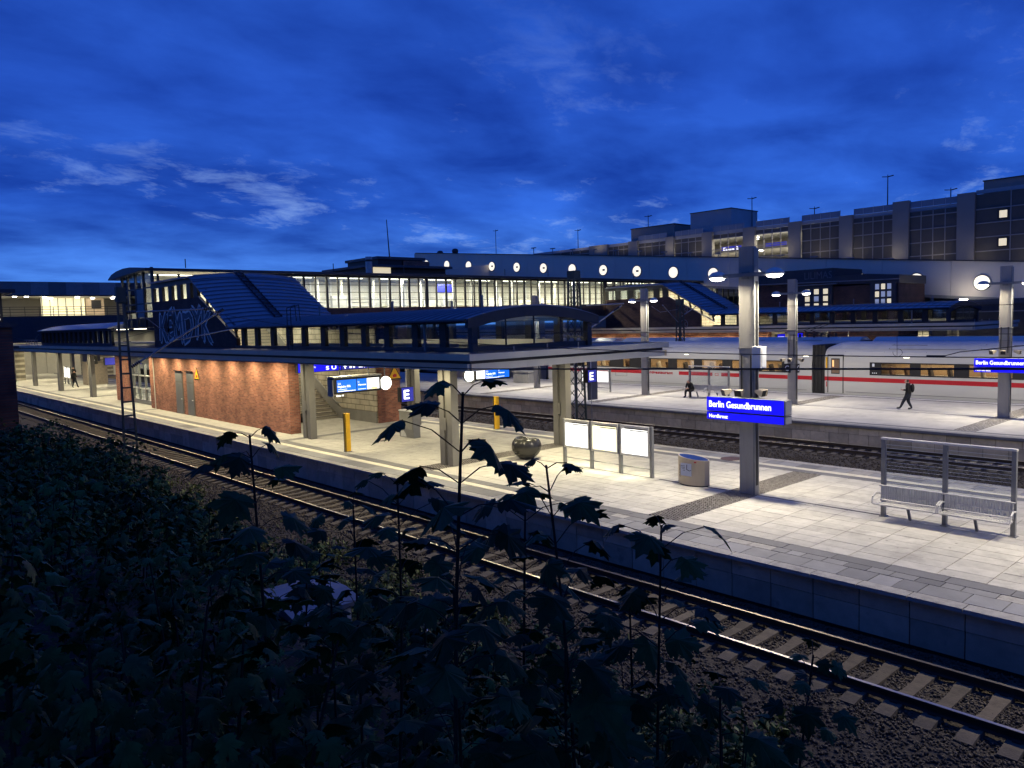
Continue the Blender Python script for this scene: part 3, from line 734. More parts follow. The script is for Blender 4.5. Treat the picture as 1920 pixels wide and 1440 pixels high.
    if near:
        ld = MB()
        for y in (35.95, 36.35): ld.tube((xl-.45, y, 4.5), (xl-.45, y, 6.55), .022); ld.path([(xl-.45, y, 6.55), (xl+.0, y, 6.7), (xl+.05, y, 5.9)], .022)
        for k in range(8): ld.tube((xl-.45, 35.95, 4.7+k*.25), (xl-.45, 36.35, 4.7+k*.25), .014)
        ld.build('roof_ladder', 'navy', t)
    for y in (31.0, 38.0, 24.5): MB().tube((ox+20.6, y, zE+.40), (ox+20.6, y, zE+.95), .05, 8).tube((ox+20.6, y, zE+.95), (ox+20.6, y, zE+1.02), .07, 8, .02).build('vent_pipe', 'steel', t)
    return t
sh1 = stair_house(0, 'dark blue stair house with ribbed metal roof on the nearest canopy', True)
sh3 = stair_house(48, 'farther stair house with lit stair windows, beyond the white train', False)

# brick cores round the foot of the stairs
def brick_core(ox, label, near):
    t = thing('brick_building', label, 'building', (ox+P1C, 38.1, 0))
    MB().box(ox+18.65, ox+19.16, 38.12, 60.0, 0, 4.015).build('side_wall', 'brick_y', t)
    MB().box(ox+18.652, ox+19.24, 38.08, 38.118, 0, 4.012).build('end_wall', 'brick_x', t)
    MB().box(ox+24.14, ox+25.60, 38.12, 60.0, 0, 4.015).build('side_wall', 'brick_y', t)
    MB().box(ox+24.06, ox+25.602, 38.08, 38.118, 0, 4.012).build('end_wall', 'brick_x', t)
    MB().box(ox+18.7, ox+25, 60.0, 60.3, 0, 4.01).build('back_wall', 'brick_x', t)
    for z in ((1.9,) if near else ()): pass
    if not near: return t
    for (ya, yb, zt) in ((53.42, 54.75, 2.86), (51.45, 52.65, 2.88)):
        d = MB().box(18.655, 18.60, ya, yb, .02, zt).build('door', 'pillar_grey', t)
        MB().box(18.598, 18.585, ya+.05, yb-.05, .04, 2.10).build('door_leaf', 'steel', d)
        MB().box(18.598, 18.585, ya+.05, yb-.05, 2.2, zt-.08).build('door_transom', 'steel', d)
        MB().box(18.59, 18.50, ya-.02, yb+.02, zt, zt+.06).build('door_hood', 'black', d)
        MB().box(18.585, 18.54, ya+.12, ya+.26, 1.0, 1.06).build('door_handle', 'white_paint', d)
    MB().box(18.6, 18.64, 59.1, 59.2, 0, 4.0).build('downpipe', 'cream', t)
    # glazed lobby next to the brick wall
    fr = MB()
    fr.box(19.3, 19.42, 60.35, 66.6, 3.15, 3.97); fr.box(19.3, 19.42, 60.35, 66.6, 0, .32)
    fr.build('lobby_frame', 'steel', t)
    for y in (60.4, 61.9, 63.4, 64.9, 66.5): MB().box(19.28, 19.44, y-.06, y+.06, .32, 3.15).build('mullion', 'steel', t)
    for z in (1.2, 2.2): MB().box(19.29, 19.43, 60.46, 66.44, z-.04, z+.04).build('transom', 'steel_light', t)
    for a, b in ((60.46, 61.84), (61.96, 63.34), (63.46, 64.84), (64.96, 66.44)): MB().box(19.35, 19.365, a, b, .33, 3.14).build('window_pane', 'glass', t)
    MB().box(19.1, 19.5, 66.65, 70.2, 0, 3.97).build('lobby_wall', 'brick_y', t)
    return t
brick_core(0, 'red brick stair building with two grey doors under the nearest canopy', True)
brick_core(48, 'red brick stair building half hidden behind the white trains', False)

# warning triangles
def triangle(name, label, c, right, nrm, s):
    c, r_, n_ = Vector(c), Vector(right), Vector(nrm); u = Vector((0, 0, 1))
    t = thing(name, label, 'sign', tuple(c))
    def tri(k, off): 
        h = s*k; return [c + n_*off + r_*(-h*.58) + u*(-h*.34), c + n_*off + r_*(h*.58) + u*(-h*.34), c + n_*off + u*(h*.66)]
    def solid(k, a, b): p = tri(k, a)+tri(k, b); return MB().add(p, [(0, 1, 2), (5, 4, 3), (0, 3, 4, 1), (1, 4, 5, 2), (2, 5, 3, 0)])
    solid(1, .0, .012).build('border', 'black', t); solid(.82, .0, .016).build('plate', 'yellow', t)
    mb = MB(); mb.add([c+n_*.02+r_*x*s+u*z*s for x, z in ((-.14, -.18), (.15, -.18), (.18, -.02), (.02, .06), (-.16, -.04))], [(0, 1, 2, 3, 4)]); mb.build('symbol', 'sign_red', t)
    return t
triangle('warning_sign', 'yellow warning triangle on the red brick wall beside the grey doors', (18.64, 50.85, 2.68), FX[0], FX[1], .78)
triangle('warning_sign', 'yellow warning triangle near the letter E sign by the stair opening', (25.22, 38.06, 2.72), FY[0], FY[1], .85)

# graffiti painted on the flank wall
gt = MB(); gl = MB()
put_text(gl, 'KEMDYK', (18.372, 56.35, 4.98), FX[0], 1.95, 9.0, bold=.16)
put_text(gt, 'KEMDYK', (18.366, 56.30, 5.02), FX[0], 1.86, 8.9, bold=.055)
def wild(mb):
    mb.v = [(v[0], v[1]+.16*math.sin(v[2]*2.6+v[1]*.9), v[2]+.20*math.sin(v[1]*1.55)+.07*math.sin(v[1]*5.1+v[2]*2)) for v in mb.v]
wild(gl); wild(gt)
gobj = thing('graffiti', 'large blue and white graffiti lettering on the dark stair wall', 'graffiti', (18.37, 52, 5))
gl.build('outline', 'graffiti_line', gobj); gt.build('fill', 'graffiti_blue', gobj)

# ================================================================ footbridge concourse
fb = thing('footbridge', 'long glazed footbridge crossing above the platforms, lit inside', 'bridge', (45, 61.5, 5.9))
FB0, FB1, FY0, FY1 = 18.5, 100.0, 58.0, 65.0
MB().box(FB0+.3, FB1, FY0-.05, FY1+.05, 5.9, 6.55).build('deck', 'navy', fb)
MB().box(25.1, FB1, FY0+.02, FY0+.16, 6.551, 7.10).build('spandrel', 'brick_dark_x', fb)
MB().box(FB0+.3, FB1, FY1-.16, FY1-.02, 6.551, 7.10).build('spandrel', 'cream', fb)
MB().box(FB0+.4, FB1, FY0+.2, FY1-.2, 6.553, 6.60).build('floor', 'cream', fb)
MB().box(FB0+.2, FB1, FY0+.1, FY1-.1, 9.82, 9.90).build('ceiling', 'vault_white', fb)
# roof: shallow vault along X
prof = [(66.5, 9.70), (65.6, 10.00), (64.3, 10.18), (62.6, 10.28), (61, 10.26), (59.3, 10.14), (57.6, 9.98)]
lowp = [(57.6, 9.91), (66.5, 9.62)]
MB().prism(prof+lowp, 'x', FB0-.5, FB1).build('roof', 'roof_dark', fb)
MB().box(FB0-.52, FB1, 57.50, 57.66, 9.80, 10.0).build('eave_gutter', 'navy', fb)
MB().box(25.1, FB1, FY0, FY0+.14, 9.62, 9.815).build('head_beam', 'black', fb)
def xs_list():
    xs = []; x = 25.1
    while x < 42.2: xs.append(x); x += 1.02
    xs += [42.3]; x = 43.4
    while x < 47.9: xs.append(x); x += 1.12
    xs += [48.6]; x = 49.5
    while x < 66.4: xs.append(x); x += .98
    xs.append(66.6); return xs
XS = xs_list()
for i, x in enumerate(XS):
    wd = .30 if abs(x-42.3) < .01 or abs(x-48.6) < .01 or abs(x-66.6) < .01 else (.16 if i % 2 else .09)
    MB().box(x-wd/2, x+wd/2, FY0-.02, FY0+.13, 7.10, 9.62).build('mullion', 'black', fb)
for a, b in zip(XS, XS[1:]): MB().box(a+.06, b-.06, FY0+.05, FY0+.065, 7.12, 9.60).build('window_pane', 'glass', fb)
for z in (7.76, 8.39, 8.99): MB().box(25.1, 66.6, FY0+.0, FY0+.11, z-.02, z+.02).build('transom', 'black', fb)
x = 66.8
while x < 98: MB().box(x-.06, x+.06, FY0-.02, FY0+.13, 7.10, 9.62).build('mullion', 'black', fb); x += 1.3
MB().box(66.7, 99, FY0+.05, FY0+.065, 7.12, 9.60).build('window_pane', 'glass', fb)
# back side, inner columns and rails seen through the glass
x = 20.0
while x < 99:
    MB().box(x-.09, x+.09, FY1-.18, FY1-.04, 7.1, 9.82).build('inner_mullion', 'white_paint', fb); x += 2.05
for z in (7.45, 7.85, 8.25): MB().box(25, 98, FY1-.30, FY1-.24, z, z+.06).build('inner_rail', 'white_paint', fb)
for z in (8.9, 9.35): MB().box(20, 98, FY1-.14, FY1-.09, z, z+.05).build('inner_rail', 'steel_light', fb)
MB().box(20, 99, FY1-.06, FY1-.03, 7.1, 9.8).build('rear_glazing', 'cream', fb)
rr = random.Random(5)
for k in range(16):
    x = 26+k*2.6+rr.uniform(-.6, .6); y = rr.uniform(60, 63)
    MB().box(x-.08, x+.08, y, y+.16, 6.6, 9.82).build('inner_column', rr.choice(('white_paint', 'cream', 'steel_light')), fb)
for k in range(9):
    x = 27+k*4.3+rr.uniform(-1, 1); h = rr.uniform(.5, 1.1)
    MB().box(x, x+rr.uniform(.8, 2.2), 62.5, 62.9, 6.9, 7.3+h).build('shop_counter', rr.choice(('white_paint', 'cream', 'cabinet', 'cream', 'white_paint')), fb)
MB().box(46.2, 47.9, 61.5, 61.6, 8.55, 9.35).build('hanging_sign', 'sign_blue_dim', fb)
for k in range(16):
    x = 21+k*5.0; MB().box(x-1.6, x+1.6, 61.2, 61.4, 9.74, 9.80).build('lamp_strip', 'lamp_soft', fb)
    light('AREA', fb, (x, 61.3, 9.72), 700, (1, .90, .68), 3.2, sizey=.4, spread=R(180))
# glazed end wall (toward -X)
for y in (58.05, 59.9, 61.7, 63.5, 64.95): MB().box(FB0, FB0+.16, y-.12, y+.12, 5.9, 10.1).build('end_post', 'navy', fb)
for z in (6.5, 7.6, 8.7): MB().box(FB0+.02, FB0+.12, 58.1, 64.9, z-.05, z+.05).build('transom', 'navy', fb)
for a, b in ((58.2, 59.75), (60.05, 61.55), (61.85, 63.35), (63.65, 64.8)): MB().box(FB0+.06, FB0+.075, a, b, 6.56, 9.78).build('window_pane', 'glass_dark', fb)
MB().box(FB0+.03, FB0+.11, 60.0, 61.6, 6.6, 8.65).build('end_door', 'cabinet', fb)
for x in (21, 33, 40, 52, 58, 72): MB().tube((x, 58.2, 10.1), (x, 58.2, 10.75), .035).build('lightning_rod', 'navy', fb)
# row of clerestory lights above the stair house roofs is the bridge glazing itself
for xx in (18.9, 66.9):
    MB().box(xx, xx+6.0, FY0-.02, FY0+.12, 9.05, 9.18).build('transom', 'black', fb)
    for k in range(5): MB().box(xx+k*1.45, xx+k*1.45+.14, FY0-.02, FY0+.13, 9.18, 9.62).build('mullion', 'black', fb)
# bridge piers
for x in (30.3, 33.2, 57.4, 80, 90): MB().box(x-.35, x+.35, 58.6, 64.4, -1.2, 5.9).build('pier', 'concrete', fb)
# ================================================================ lamp pillars
def lamp_pillar(x, y, label, power, group=None, lit=True):
    t = thing('lamp_pillar', label, 'lamp post', (x, y, 0), group)
    MB().box(x-.10, x+.10, y-.245, y+.245, 0, 7.66).build('shaft', 'pillar_paint', t)
    MB().box(x-.125, x+.125, y-.30, y-.248, 0, 7.6).build('side_channel', 'steel', t)
    MB().box(x-.06, x+.06, y-.315, y-.302, .3, 6.6).build('cable_slot', 'black', t)
    for z in (2.45, 3.02, 3.9, 4.55): MB().box(x-.125, x+.13, y-.33, y+.27, z, z+.025).build('band', 'steel', t)
    MB().box(x-.21, x-.13, y-1.1, y+1.1, 6.74, 6.86).box(x-.14, x-.09, y-.12, y+.12, 6.68, 6.90).build('arm', 'steel', t)
    for s in (-1, 1):
        h = MB(); yy = y+s*.98
        h.lathe([(.02, .19), (.16, .16), (.27, .06), (.285, 0.0), (.25, -.02)], (x-.13, yy, 6.78), 18)
        hd = h.build('lamp_head', 'steel_light', t)
        MB().lathe([(.24, 0.0), (.19, -.06), (.06, -.085)], (x-.13, yy, 6.755), 16).build('lamp_bowl', 'lamp_white', hd)
        if lit: light('AREA', t, (x-.13, yy, 6.64), power, (1, .885, .66), .45, spread=R(158))
    return t
def conduits(t, x, y, z0, z1):
    for dy in (-.18, .14): MB().tube((x-.13, y+dy, z0), (x-.13, y+dy, z1), .022).build('conduit', 'black', t)
def speakers(t, x, y, z):
    for k, (dx, dy, rz) in enumerate(((-.28, .42, 150), (-.30, -.05, 180), (-.05, -.55, 270), (.2, -.5, 300))):
        c = Vector((x+dx, y+dy, z)); d = Vector((math.cos(R(rz)), math.sin(R(rz)), -.25)); a = Vector((-d.y, d.x, 0)).normalized(); b = d.cross(a).normalized()
        ring = lambda q, s: [q + a*i*s + b*j*s*.8 for i, j in ((-1, -1), (1, -1), (1, 1), (-1, 1))]
        sp = MB().hexa(ring(c-d*.13, .05) + ring(c+d*.15, .125)).build('loudspeaker', 'speaker', t)
        MB().hexa(ring(c+d*.151, .105)+ring(c+d*.156, .105)).build('speaker_mouth', 'black', sp)
LP = 430
l1 = lamp_pillar(21.66, 13.07, 'tall grey lamp pillar on the nearest platform, beside the waste bin', LP)
conduits(l1, 21.66, 13.07, 2.9, 4.35)
MB().box(21.30, 21.62, 12.42, 12.72, 3.95, 4.62).build('signal_box', 'white_paint', l1); MB().box(21.35, 21.58, 12.40, 12.415, 4.0, 4.58).build('box_door', 'label_white', l1)
lamp_pillar(21.66, 1.72, 'lamp pillar on the nearest platform past the right edge of view', LP)
l2 = lamp_pillar(45.05, 12.65, 'lamp pillar on the second platform carrying the right-hand station name sign', LP*.95)
conduits(l2, 45.05, 12.65, 3.3, 4.6)
l3 = lamp_pillar(45.10, 24.17, 'lamp pillar on the second platform with black letter G plates', LP*.95); conduits(l3, 45.1, 24.17, 2.9, 4.3)
lamp_pillar(45.07, 35.54, 'lamp pillar on the second platform left of the seated person', LP*.95)
lamp_pillar(45.10, 46.9, 'lamp pillar on the second platform seen under the canopy beside the poster frames', LP*.9)
lamp_pillar(45.05, 1.3, 'lamp pillar on the second platform past the right edge of view', LP*.95)
lamp_pillar(45.10, 58.3, 'lamp pillar on the second platform under the footbridge', LP*.7)
for q in range(2): pass
speakers(l2, 45.05, 12.65, 3.35); speakers(l3, 45.10, 24.17, 2.75)

# ================================================================ station name signs
def name_sign(x, y0, y1, zt, label, s):
    t = thing('station_sign', label, 'sign', (x, (y0+y1)/2, zt))
    for za, zb, nm in ((zt-.45, zt, 'name_box'), (zt-.72, zt-.475, 'line_box')):
        b = MB().box(x-.10, x+.30, y0, y1, za, zb).build(nm, 'steel', t)
        MB().box(x-.112, x-.10, y0+.03, y1-.01, za+.012, zb-.012).build('lit_face', 'sign_blue', b)
        MB().box(x-.08, x+.28, y0-.012, y0, za+.03, zb-.03).build('end_cap', 'fascia', b)
    tx = MB(); put_text(tx, 'Berlin Gesundbrunnen', (x-.118, y1-.10, zt-.315), FX[0], .20, (y1-y0)*.80, bold=.005); tx.build('lettering', 'sign_text', t)
    tx = MB(); put_text(tx, 'Nordkreuz', (x-.118, y1-.10, zt-.655), FX[0], .115, (y1-y0)*.25, bold=.003); tx.build('lettering', 'sign_text', t)
    return t
name_sign(21.36, 11.62, 14.30, 3.03, 'lit blue Berlin Gesundbrunnen sign on the nearest lamp pillar', 1)
name_sign(44.70, 11.2, 13.90, 3.03, 'lit blue Berlin Gesundbrunnen sign cut off by the right picture edge', 1)
spk = thing('loudspeaker_cluster', 'three beige loudspeakers above the nearest blue station sign', 'loudspeaker', (21.5, 13.1, 3.03)); speakers(spk, 21.58, 13.15, 3.22)
for dy in (-.20, .20):
    pass
gs = thing('letter_plate', 'black plates with white letter G on the lamp pillar near the train gap', 'sign', (45, 24.1, 2.2))
MB().box(44.86, 44.90, 24.16, 24.58, 1.95, 2.5).build('plate', 'black', gs); MB().box(44.92, 45.3, 23.78, 23.82, 1.95, 2.5).build('plate', 'black', gs)
mb = MB(); put_text(mb, 'G', (44.855, 24.50, 2.07), FX[0], .32, .26, bold=.006); put_text(mb, 'G', (45.0, 23.775, 2.07), FY[0], .32, .24, bold=.006); mb.build('letter', 'label_white', gs)

# letter E signs
def e_sign(x, y, z, s, label, face, ztop):
    t = thing('letter_sign', label, 'sign', (x, y, z)); r_, n_ = Vector(face[0]), Vector(face[1])
    c = Vector((x, y, z))
    if face is FY:
        MB().box(x-s, x+s, y, y+.30, z-s, z+s).build('box', 'black', t); MB().box(x-s+.04, x+s, y-.012, y-.001, z-s+.02, z+s-.02).build('lit_face', 'sign_blue_dim', t)
        mb = MB(); put_text(mb, 'E', (x-s*.55, y-.018, z-s*.58), FY[0], s*1.2, s*.85, bold=.02); mb.build('letter', 'sign_text', t)
        MB().tube((x+.05, y+.12, z+s), (x+.05, y+.12, ztop), .03, 8).build('hanger', 'white_paint', t)
    return t
e_sign(21.22, 31.0, 2.25, .35, 'blue sign with white letter E hanging near the stair opening', FY, 4.02)
e_sign(33.45, 30.2, 2.32, .36, 'blue letter E sign on the lattice mast between the platforms', FY, 3.9)

# ================================================================ train displays and clocks under the nearest canopy
def display(x0, x1, y, z0, z1, label, flip):
    t = thing('train_display', label, 'display', ((x0+x1)/2, y, z0))
    MB().box(x0-.06, x1+.06, y, y+.55, z0-.05, z1+.06).build('housing', 'black', t)
    MB().box(x0-.07, x1+.07, y-.06, y+.60, z1+.065, z1+.12).build('hood', 'fascia', t)
    sp = x0+(x1-x0)*.46; sp2 = x0+(x1-x0)*.70
    if flip: a, b, c_ = (sp2-.9+.3, x1-.03), (x0+.6, sp2-.62), (x0+.03, x0+.58)
    MB().box((x0+.08) if not flip else x0+.62, sp if not flip else x0+1.4, y-.012, y-.001, z0+.03, z1-.03).build('screen', 'screen_blue', t)
    MB().box((sp+.04) if not flip else x0+1.44, sp2 if not flip else x1-.05, y-.012, y-.001, z0+.03, z1-.03).build('screen', 'screen_blue', t)
    MB().box((sp2+.01) if not flip else x0+.04, x1-.04 if not flip else x0+.60, y-.012, y-.001, z0+.05, z1-.03).build('screen', 'screen_white', t)
    if not flip: MB().box(sp2+.2, x1-.15, y-.016, y-.013, z0+.06, z0+.13).build('screen_notice', 'screen_amber', t)
    q = x0+.12 if not flip else x0+.66
    mb = MB()
    put_text(mb, 'S25', (q, y-.018, z1-.22), FY[0], .075, None); put_text(mb, 'Flughafen BER', (q, y-.018, z1-.35), FY[0], .085, .62, bold=.003); mb.box(q, q+.45, y-.018, y-.014, z1-.44, z1-.425); mb.box(q, q+.86, y-.018, y-.014, z0+.05, z0+.075)
    q2 = sp+.08 if not flip else x0+1.48
    put_text(mb, 'S1', (q2, y-.018, z1-.20), FY[0], .07, None); put_text(mb, 'Wannsee', (q2, y-.018, z1-.32), FY[0], .065, .40, bold=.003); mb.box(q2, q2+.40, y-.018, y-.014, z0+.08, z0+.10)
    mb.build('screen_text', 'screen_light' if False else 'sign_text', t)
    for xx in (x0+.4, x1-.4): MB().tube((xx, y+.28, z1+.1), (xx, y+.28, 4.02), .03, 8).build('hanger', 'steel', t)
    MB().box(x0-.12, x0-.065, y+.02, y+.45, z0-.15, z1).build('end_plate', 'cabinet', t)
    if not flip:
        mb = MB(); put_text(mb, 'Gleis 10', (x0+.02, y-.02, z0-.16), FY[0], .075, .36, bold=.004); mb.build('track_number', 'sign_text', t)
    return t
display(16.78, 19.02, 29.9, 2.73, 3.30, 'lit blue train display left of the round clock, above the yellow post', False)
display(24.58, 26.85, 29.9, 2.73, 3.30, 'lit blue train display on the far side of the nearest platform', True)
def clock(x, y, z, r, label):
    t = thing('station_clock', label, 'clock', (x, y, z))
    MB().disc((x, y+.06, z), (0, 1, 0), r, 32, .10).build('case', 'steel', t)
    MB().disc((x, y, z), (0, 1, 0), r*.97, 32, .03).build('dial', 'clock_face', t)
    h = MB(); h.beam((x, y-.02, z), (x-.02, y-.02, z-r*.42), .018, .03); h.beam((x, y-.02, z), (x+r*.15, y-.02, z+r*.55), .012, .02); h.build('hand', 'steel', t)
    MB().tube((x, y+.06, z+r), (x, y+.06, 4.02), .03, 8).build('hanger', 'steel', t)
    light('POINT', t, (x, y-.25, z), 4, (1, .95, .8), .2)
clock(19.36, 29.95, 2.98, .31, 'round white lit clock right of the train display')
clock(24.22, 29.95, 2.98, .31, 'round white lit clock partly hidden by the canopy corner')

# direction sign over the stair opening
ds = thing('direction_sign', 'long blue direction sign with white arrows above the stair opening', 'sign', (21.5, 37.6, 3.4))
MB().box(18.95, 24.1, 37.6, 37.85, 3.20, 3.80).build('box', 'navy', ds)
MB().box(19.0, 21.5, 37.588, 37.599, 3.23, 3.77).build('lit_face', 'sign_blue', ds); MB().box(21.56, 24.0, 37.588, 37.599, 3.23, 3.60).build('lit_face', 'sign_blue_dim', ds)
mb = MB()
def arrow(mb, x, y, z, s):
    mb.add([(x-s*.18, y, z), (x+s*.18, y, z), (x+s*.18, y, z+s*.55), (x-s*.18, y, z+s*.55)], [(0, 1, 2, 3)]); mb.add([(x-s*.5, y, z+s*.5), (x+s*.5, y, z+s*.5), (x, y, z+s*1.1)], [(0, 1, 2)])
arrow(mb, 21.75, 37.58, 3.28, .22); arrow(mb, 23.1, 37.58, 3.30, .22)
for a, b, c_, d in ((22.02, 22.16, 3.3, 3.52), (22.24, 22.36, 3.3, 3.52), (22.6, 22.86, 3.29, 3.5), (22.95, 22.97, 3.26, 3.56), (23.3, 23.75, 3.44, 3.5), (23.3, 23.6, 3.34, 3.38)): mb.box(a, b, 37.578, 37.584, c_, d)
put_text(mb, 'Ausgang', (19.1, 37.58, 3.58), FY[0], .10, .5); put_text(mb, 'Brunnenstraße', (19.1, 37.58, 3.43), FY[0], .10, .9); put_text(mb, 'Badstraße', (19.1, 37.58, 3.29), FY[0], .09, .6); put_text(mb, 'S U', (20.6, 37.58, 3.3), FY[0], .18, .6, bold=.01)
mb.build('lettering', 'sign_text', ds)['kind'] = 'stuff'
ft = MB().box(17.0, 19.0, 29.0, 29.1, 0, 0) if False else None

# grey cabinet, yellow posts
cb = thing('equipment_cabinet', 'grey cabinet with a torn poster standing before the stair opening', 'cabinet', (21.95, 32.1, 0))
MB().box(21.85, 22.25, 31.5, 32.7, 0, 1.30).build('body', 'steel', cb); MB().box(21.838, 21.85, 31.62, 32.66, .42, 1.26).build('door', 'cabinet', cb)
MB().box(21.83, 22.27, 31.48, 32.72, 1.30, 1.345).build('lid', 'white_paint', cb)
MB().add([(21.845, 32.62, .02), (21.845, 32.1, .04), (21.845, 32.2, .22), (21.845, 32.35, .34), (21.845, 32.6, .30)], [(0, 1, 2, 3, 4)]).build('torn_poster', 'paper', cb)
def ypost(x, y, label):
    t = thing('ticket_validator', label, 'post', (x, y, 0), 'yellow posts')
    MB().box(x-.11, x+.11, y-.07, y+.09, .03, 1.72).build('column', 'yellow', t); MB().box(x-.115, x+.115, y+.091, y+.15, .03, 1.70).build('back_plate', 'black', t)
    MB().box(x-.14, x+.14, y-.10, y+.16, 0, .03).build('base_plate', 'steel', t); MB().box(x-.09, x+.09, y-.078, y-.07, 1.2, 1.5).build('slot_plate', 'yellow', t)
ypost(17.68, 30.6, 'yellow post on the near side of the platform below the display')
ypost(26.50, 30.6, 'yellow post at the far platform edge, right of the tall sapling')

# ================================================================ poster frames
def posters(x, y0, n, wd, label, glow, h=1.80, yellow=()):
    t = thing('poster_frame', label, 'notice board', (x, y0, 0))
    for i in range(n+1):
        y = y0+i*wd; MB().box(x-.055, x+.055, y-.055, y+.055, 0, h).build('post', 'steel', t)
    for i in range(n):
        a, b = y0+i*wd+.06, y0+(i+1)*wd-.06
        f = MB(); f.box(x-.09, x+.09, a, b, .70, .76); f.box(x-.09, x+.09, a, b, h-.10, h-.02); f.box(x-.09, x+.09, a, a+.05, .76, h-.10); f.box(x-.09, x+.09, b-.05, b, .76, h-.10)
        fo = f.build('case', 'steel_light', t)
        MB().box(x-.07, x+.07, a+.052, b-.052, .77, h-.17).build('lit_poster', 'poster_yellow' if i in yellow else 'poster_white', fo)
        MB().box(x-.074, x-.0702, a+.06, b-.3*wd, h-.205, h-.172).build('header_strip', 'slab_dark', fo)
        pr_ = MB(); r7 = random.Random(i*7+n)
        for c_ in range(2 if i != 1 else 1):
            for k in range(11):
                ya = b-.12-c_*(b-a)*.45; pr_.box(x-.0745, x-.0705, ya-(b-a)*r7.uniform(.22, .38), ya, h-.30-k*.058, h-.288-k*.058)
        pr_.build('poster_print', 'poster_grey' if i != 1 else 'poster_line', fo)
        MB().tube((x, a, .30), (x, b, .30), .02, 6).build('foot_rail', 'steel', t)
        light('AREA', t, (x-.12, (a+b)/2, .68), glow, (1, .93, .60), wd*.8, sizey=.12, spread=R(170))
    return t
posters(21.62, 16.80, 3, 1.40, 'row of three glowing white poster cases beside the waste bin', 16, yellow=(1,))
posters(45.25, 39.0, 2, 1.45, 'glowing white poster cases on the second platform left of the seated person', 6, h=1.75)

# ================================================================ waste bin
def lens(r, w_, n=14):      # vesica outline, long axis Y
    pts = []
    for s in (1, -1):
        for i in range(n):
            u = -1+2*i/n; pts.append((s*w_*(1-u*u)**.62, s*u*r))
    return pts
bn = thing('waste_bin', 'beige lens-shaped waste bin with Abfall lettering and blue top', 'waste bin', (21.66, 15.1, 0))
out = lens(.60, .34); inn = lens(.55, .29); b = MB(); n = len(out)
rake = lambda y: .92 + .06*(y/.6)
vs = [(21.66+x, 15.1+y, .04) for x, y in out] + [(21.66+x, 15.1+y, rake(y)) for x, y in out] + [(21.66+x, 15.1+y, rake(y)) for x, y in inn] + [(21.66+x*.9, 15.1+y*.9, .74) for x, y in inn]
b.add(vs, [(i, (i+1) % n, n+(i+1) % n, n+i) for i in range(n)] + [(n+i, n+(i+1) % n, 2*n+(i+1) % n, 2*n+i) for i in range(n)], 0)
b.add(vs, [(2*n+i, 2*n+(i+1) % n, 3*n+(i+1) % n, 3*n+i) for i in range(n)] + [tuple(range(3*n, 4*n))], 1)
b.build('body', ['bin_steel', 'bin_blue'], bn)
MB().prism([(21.66+x*.93, 15.1+y*.93) for x, y in out], 'z', 0, .04).build('plinth', 'black', bn)
mb = MB(); mb.box(21.308, 21.315, 14.95, 15.37, .34, .76); mb.build('label_panel', 'label_white', bn)
mb = MB(); mb.path([(21.30, 15.12, .72), (21.30, 15.13, .56), (21.30, 15.02, .52), (21.30, 14.96, .55)], .010, 4)
for k in range(4): mb.box(21.303, 21.307, 15.20, 15.36-.03*k, .66-.05*k, .672-.05*k)
mb.build('label_print', 'black', bn)
mb = MB(); put_text(mb, 'Abfall –', (21.352, 15.415, .26), (0, 0, 1), .10, .56, up=(.62, .785, 0), bold=.004); mb.build('lettering', 'black', bn)
MB().box(21.33, 21.345, 14.78, 14.86, .80, .84).build('red_logo', 'sign_red', bn); MB().disc((21.545, 14.66, .62), (-.7, -.7, 0), .03, 12, .05).build('lock', 'black', bn)

# rounded dark planter / seat
pb = thing('round_seat', 'glossy dark grey round bowl with a scooped top left of the poster cases', 'seat', (21.5, 23.05, 0))
bm = bmesh.new(); bmesh.ops.create_uvsphere(bm, u_segments=32, v_segments=20, radius=1)
for v in bm.verts:
    x, y, z = v.co; zz_ = .52 + z*.52; s = 1.0
    if zz_ < .06: zz_ = 0.0
    tx, ty = x*.60, y*.62
    cut = .80 + .20*(ty/.62)**2*1.2 - .10*(tx/.6)
    if zz_ > cut: zz_ = cut - (zz_-cut)*.9*(1-min(1, (tx*tx+ty*ty)/.25)) 
    groove = .03*math.exp(-((ty+.1)/.03)**2) if tx < 0 else 0
    v.co = (21.5+tx+groove, 23.05+ty, zz_)
me = bpy.data.meshes.new('bowl'); bm.to_mesh(me); bm.free(); me.materials.append(MATS['planter'])
for p in me.polygons: p.use_smooth = True
o = bpy.data.objects.new('bowl', me); C.objects.link(o); o.parent = pb; o.location = (-21.5, -23.05, 0)
MB().box(20.885, 20.92, 22.98, 23.10, .26, .33).build('recess_plate', 'black', pb)

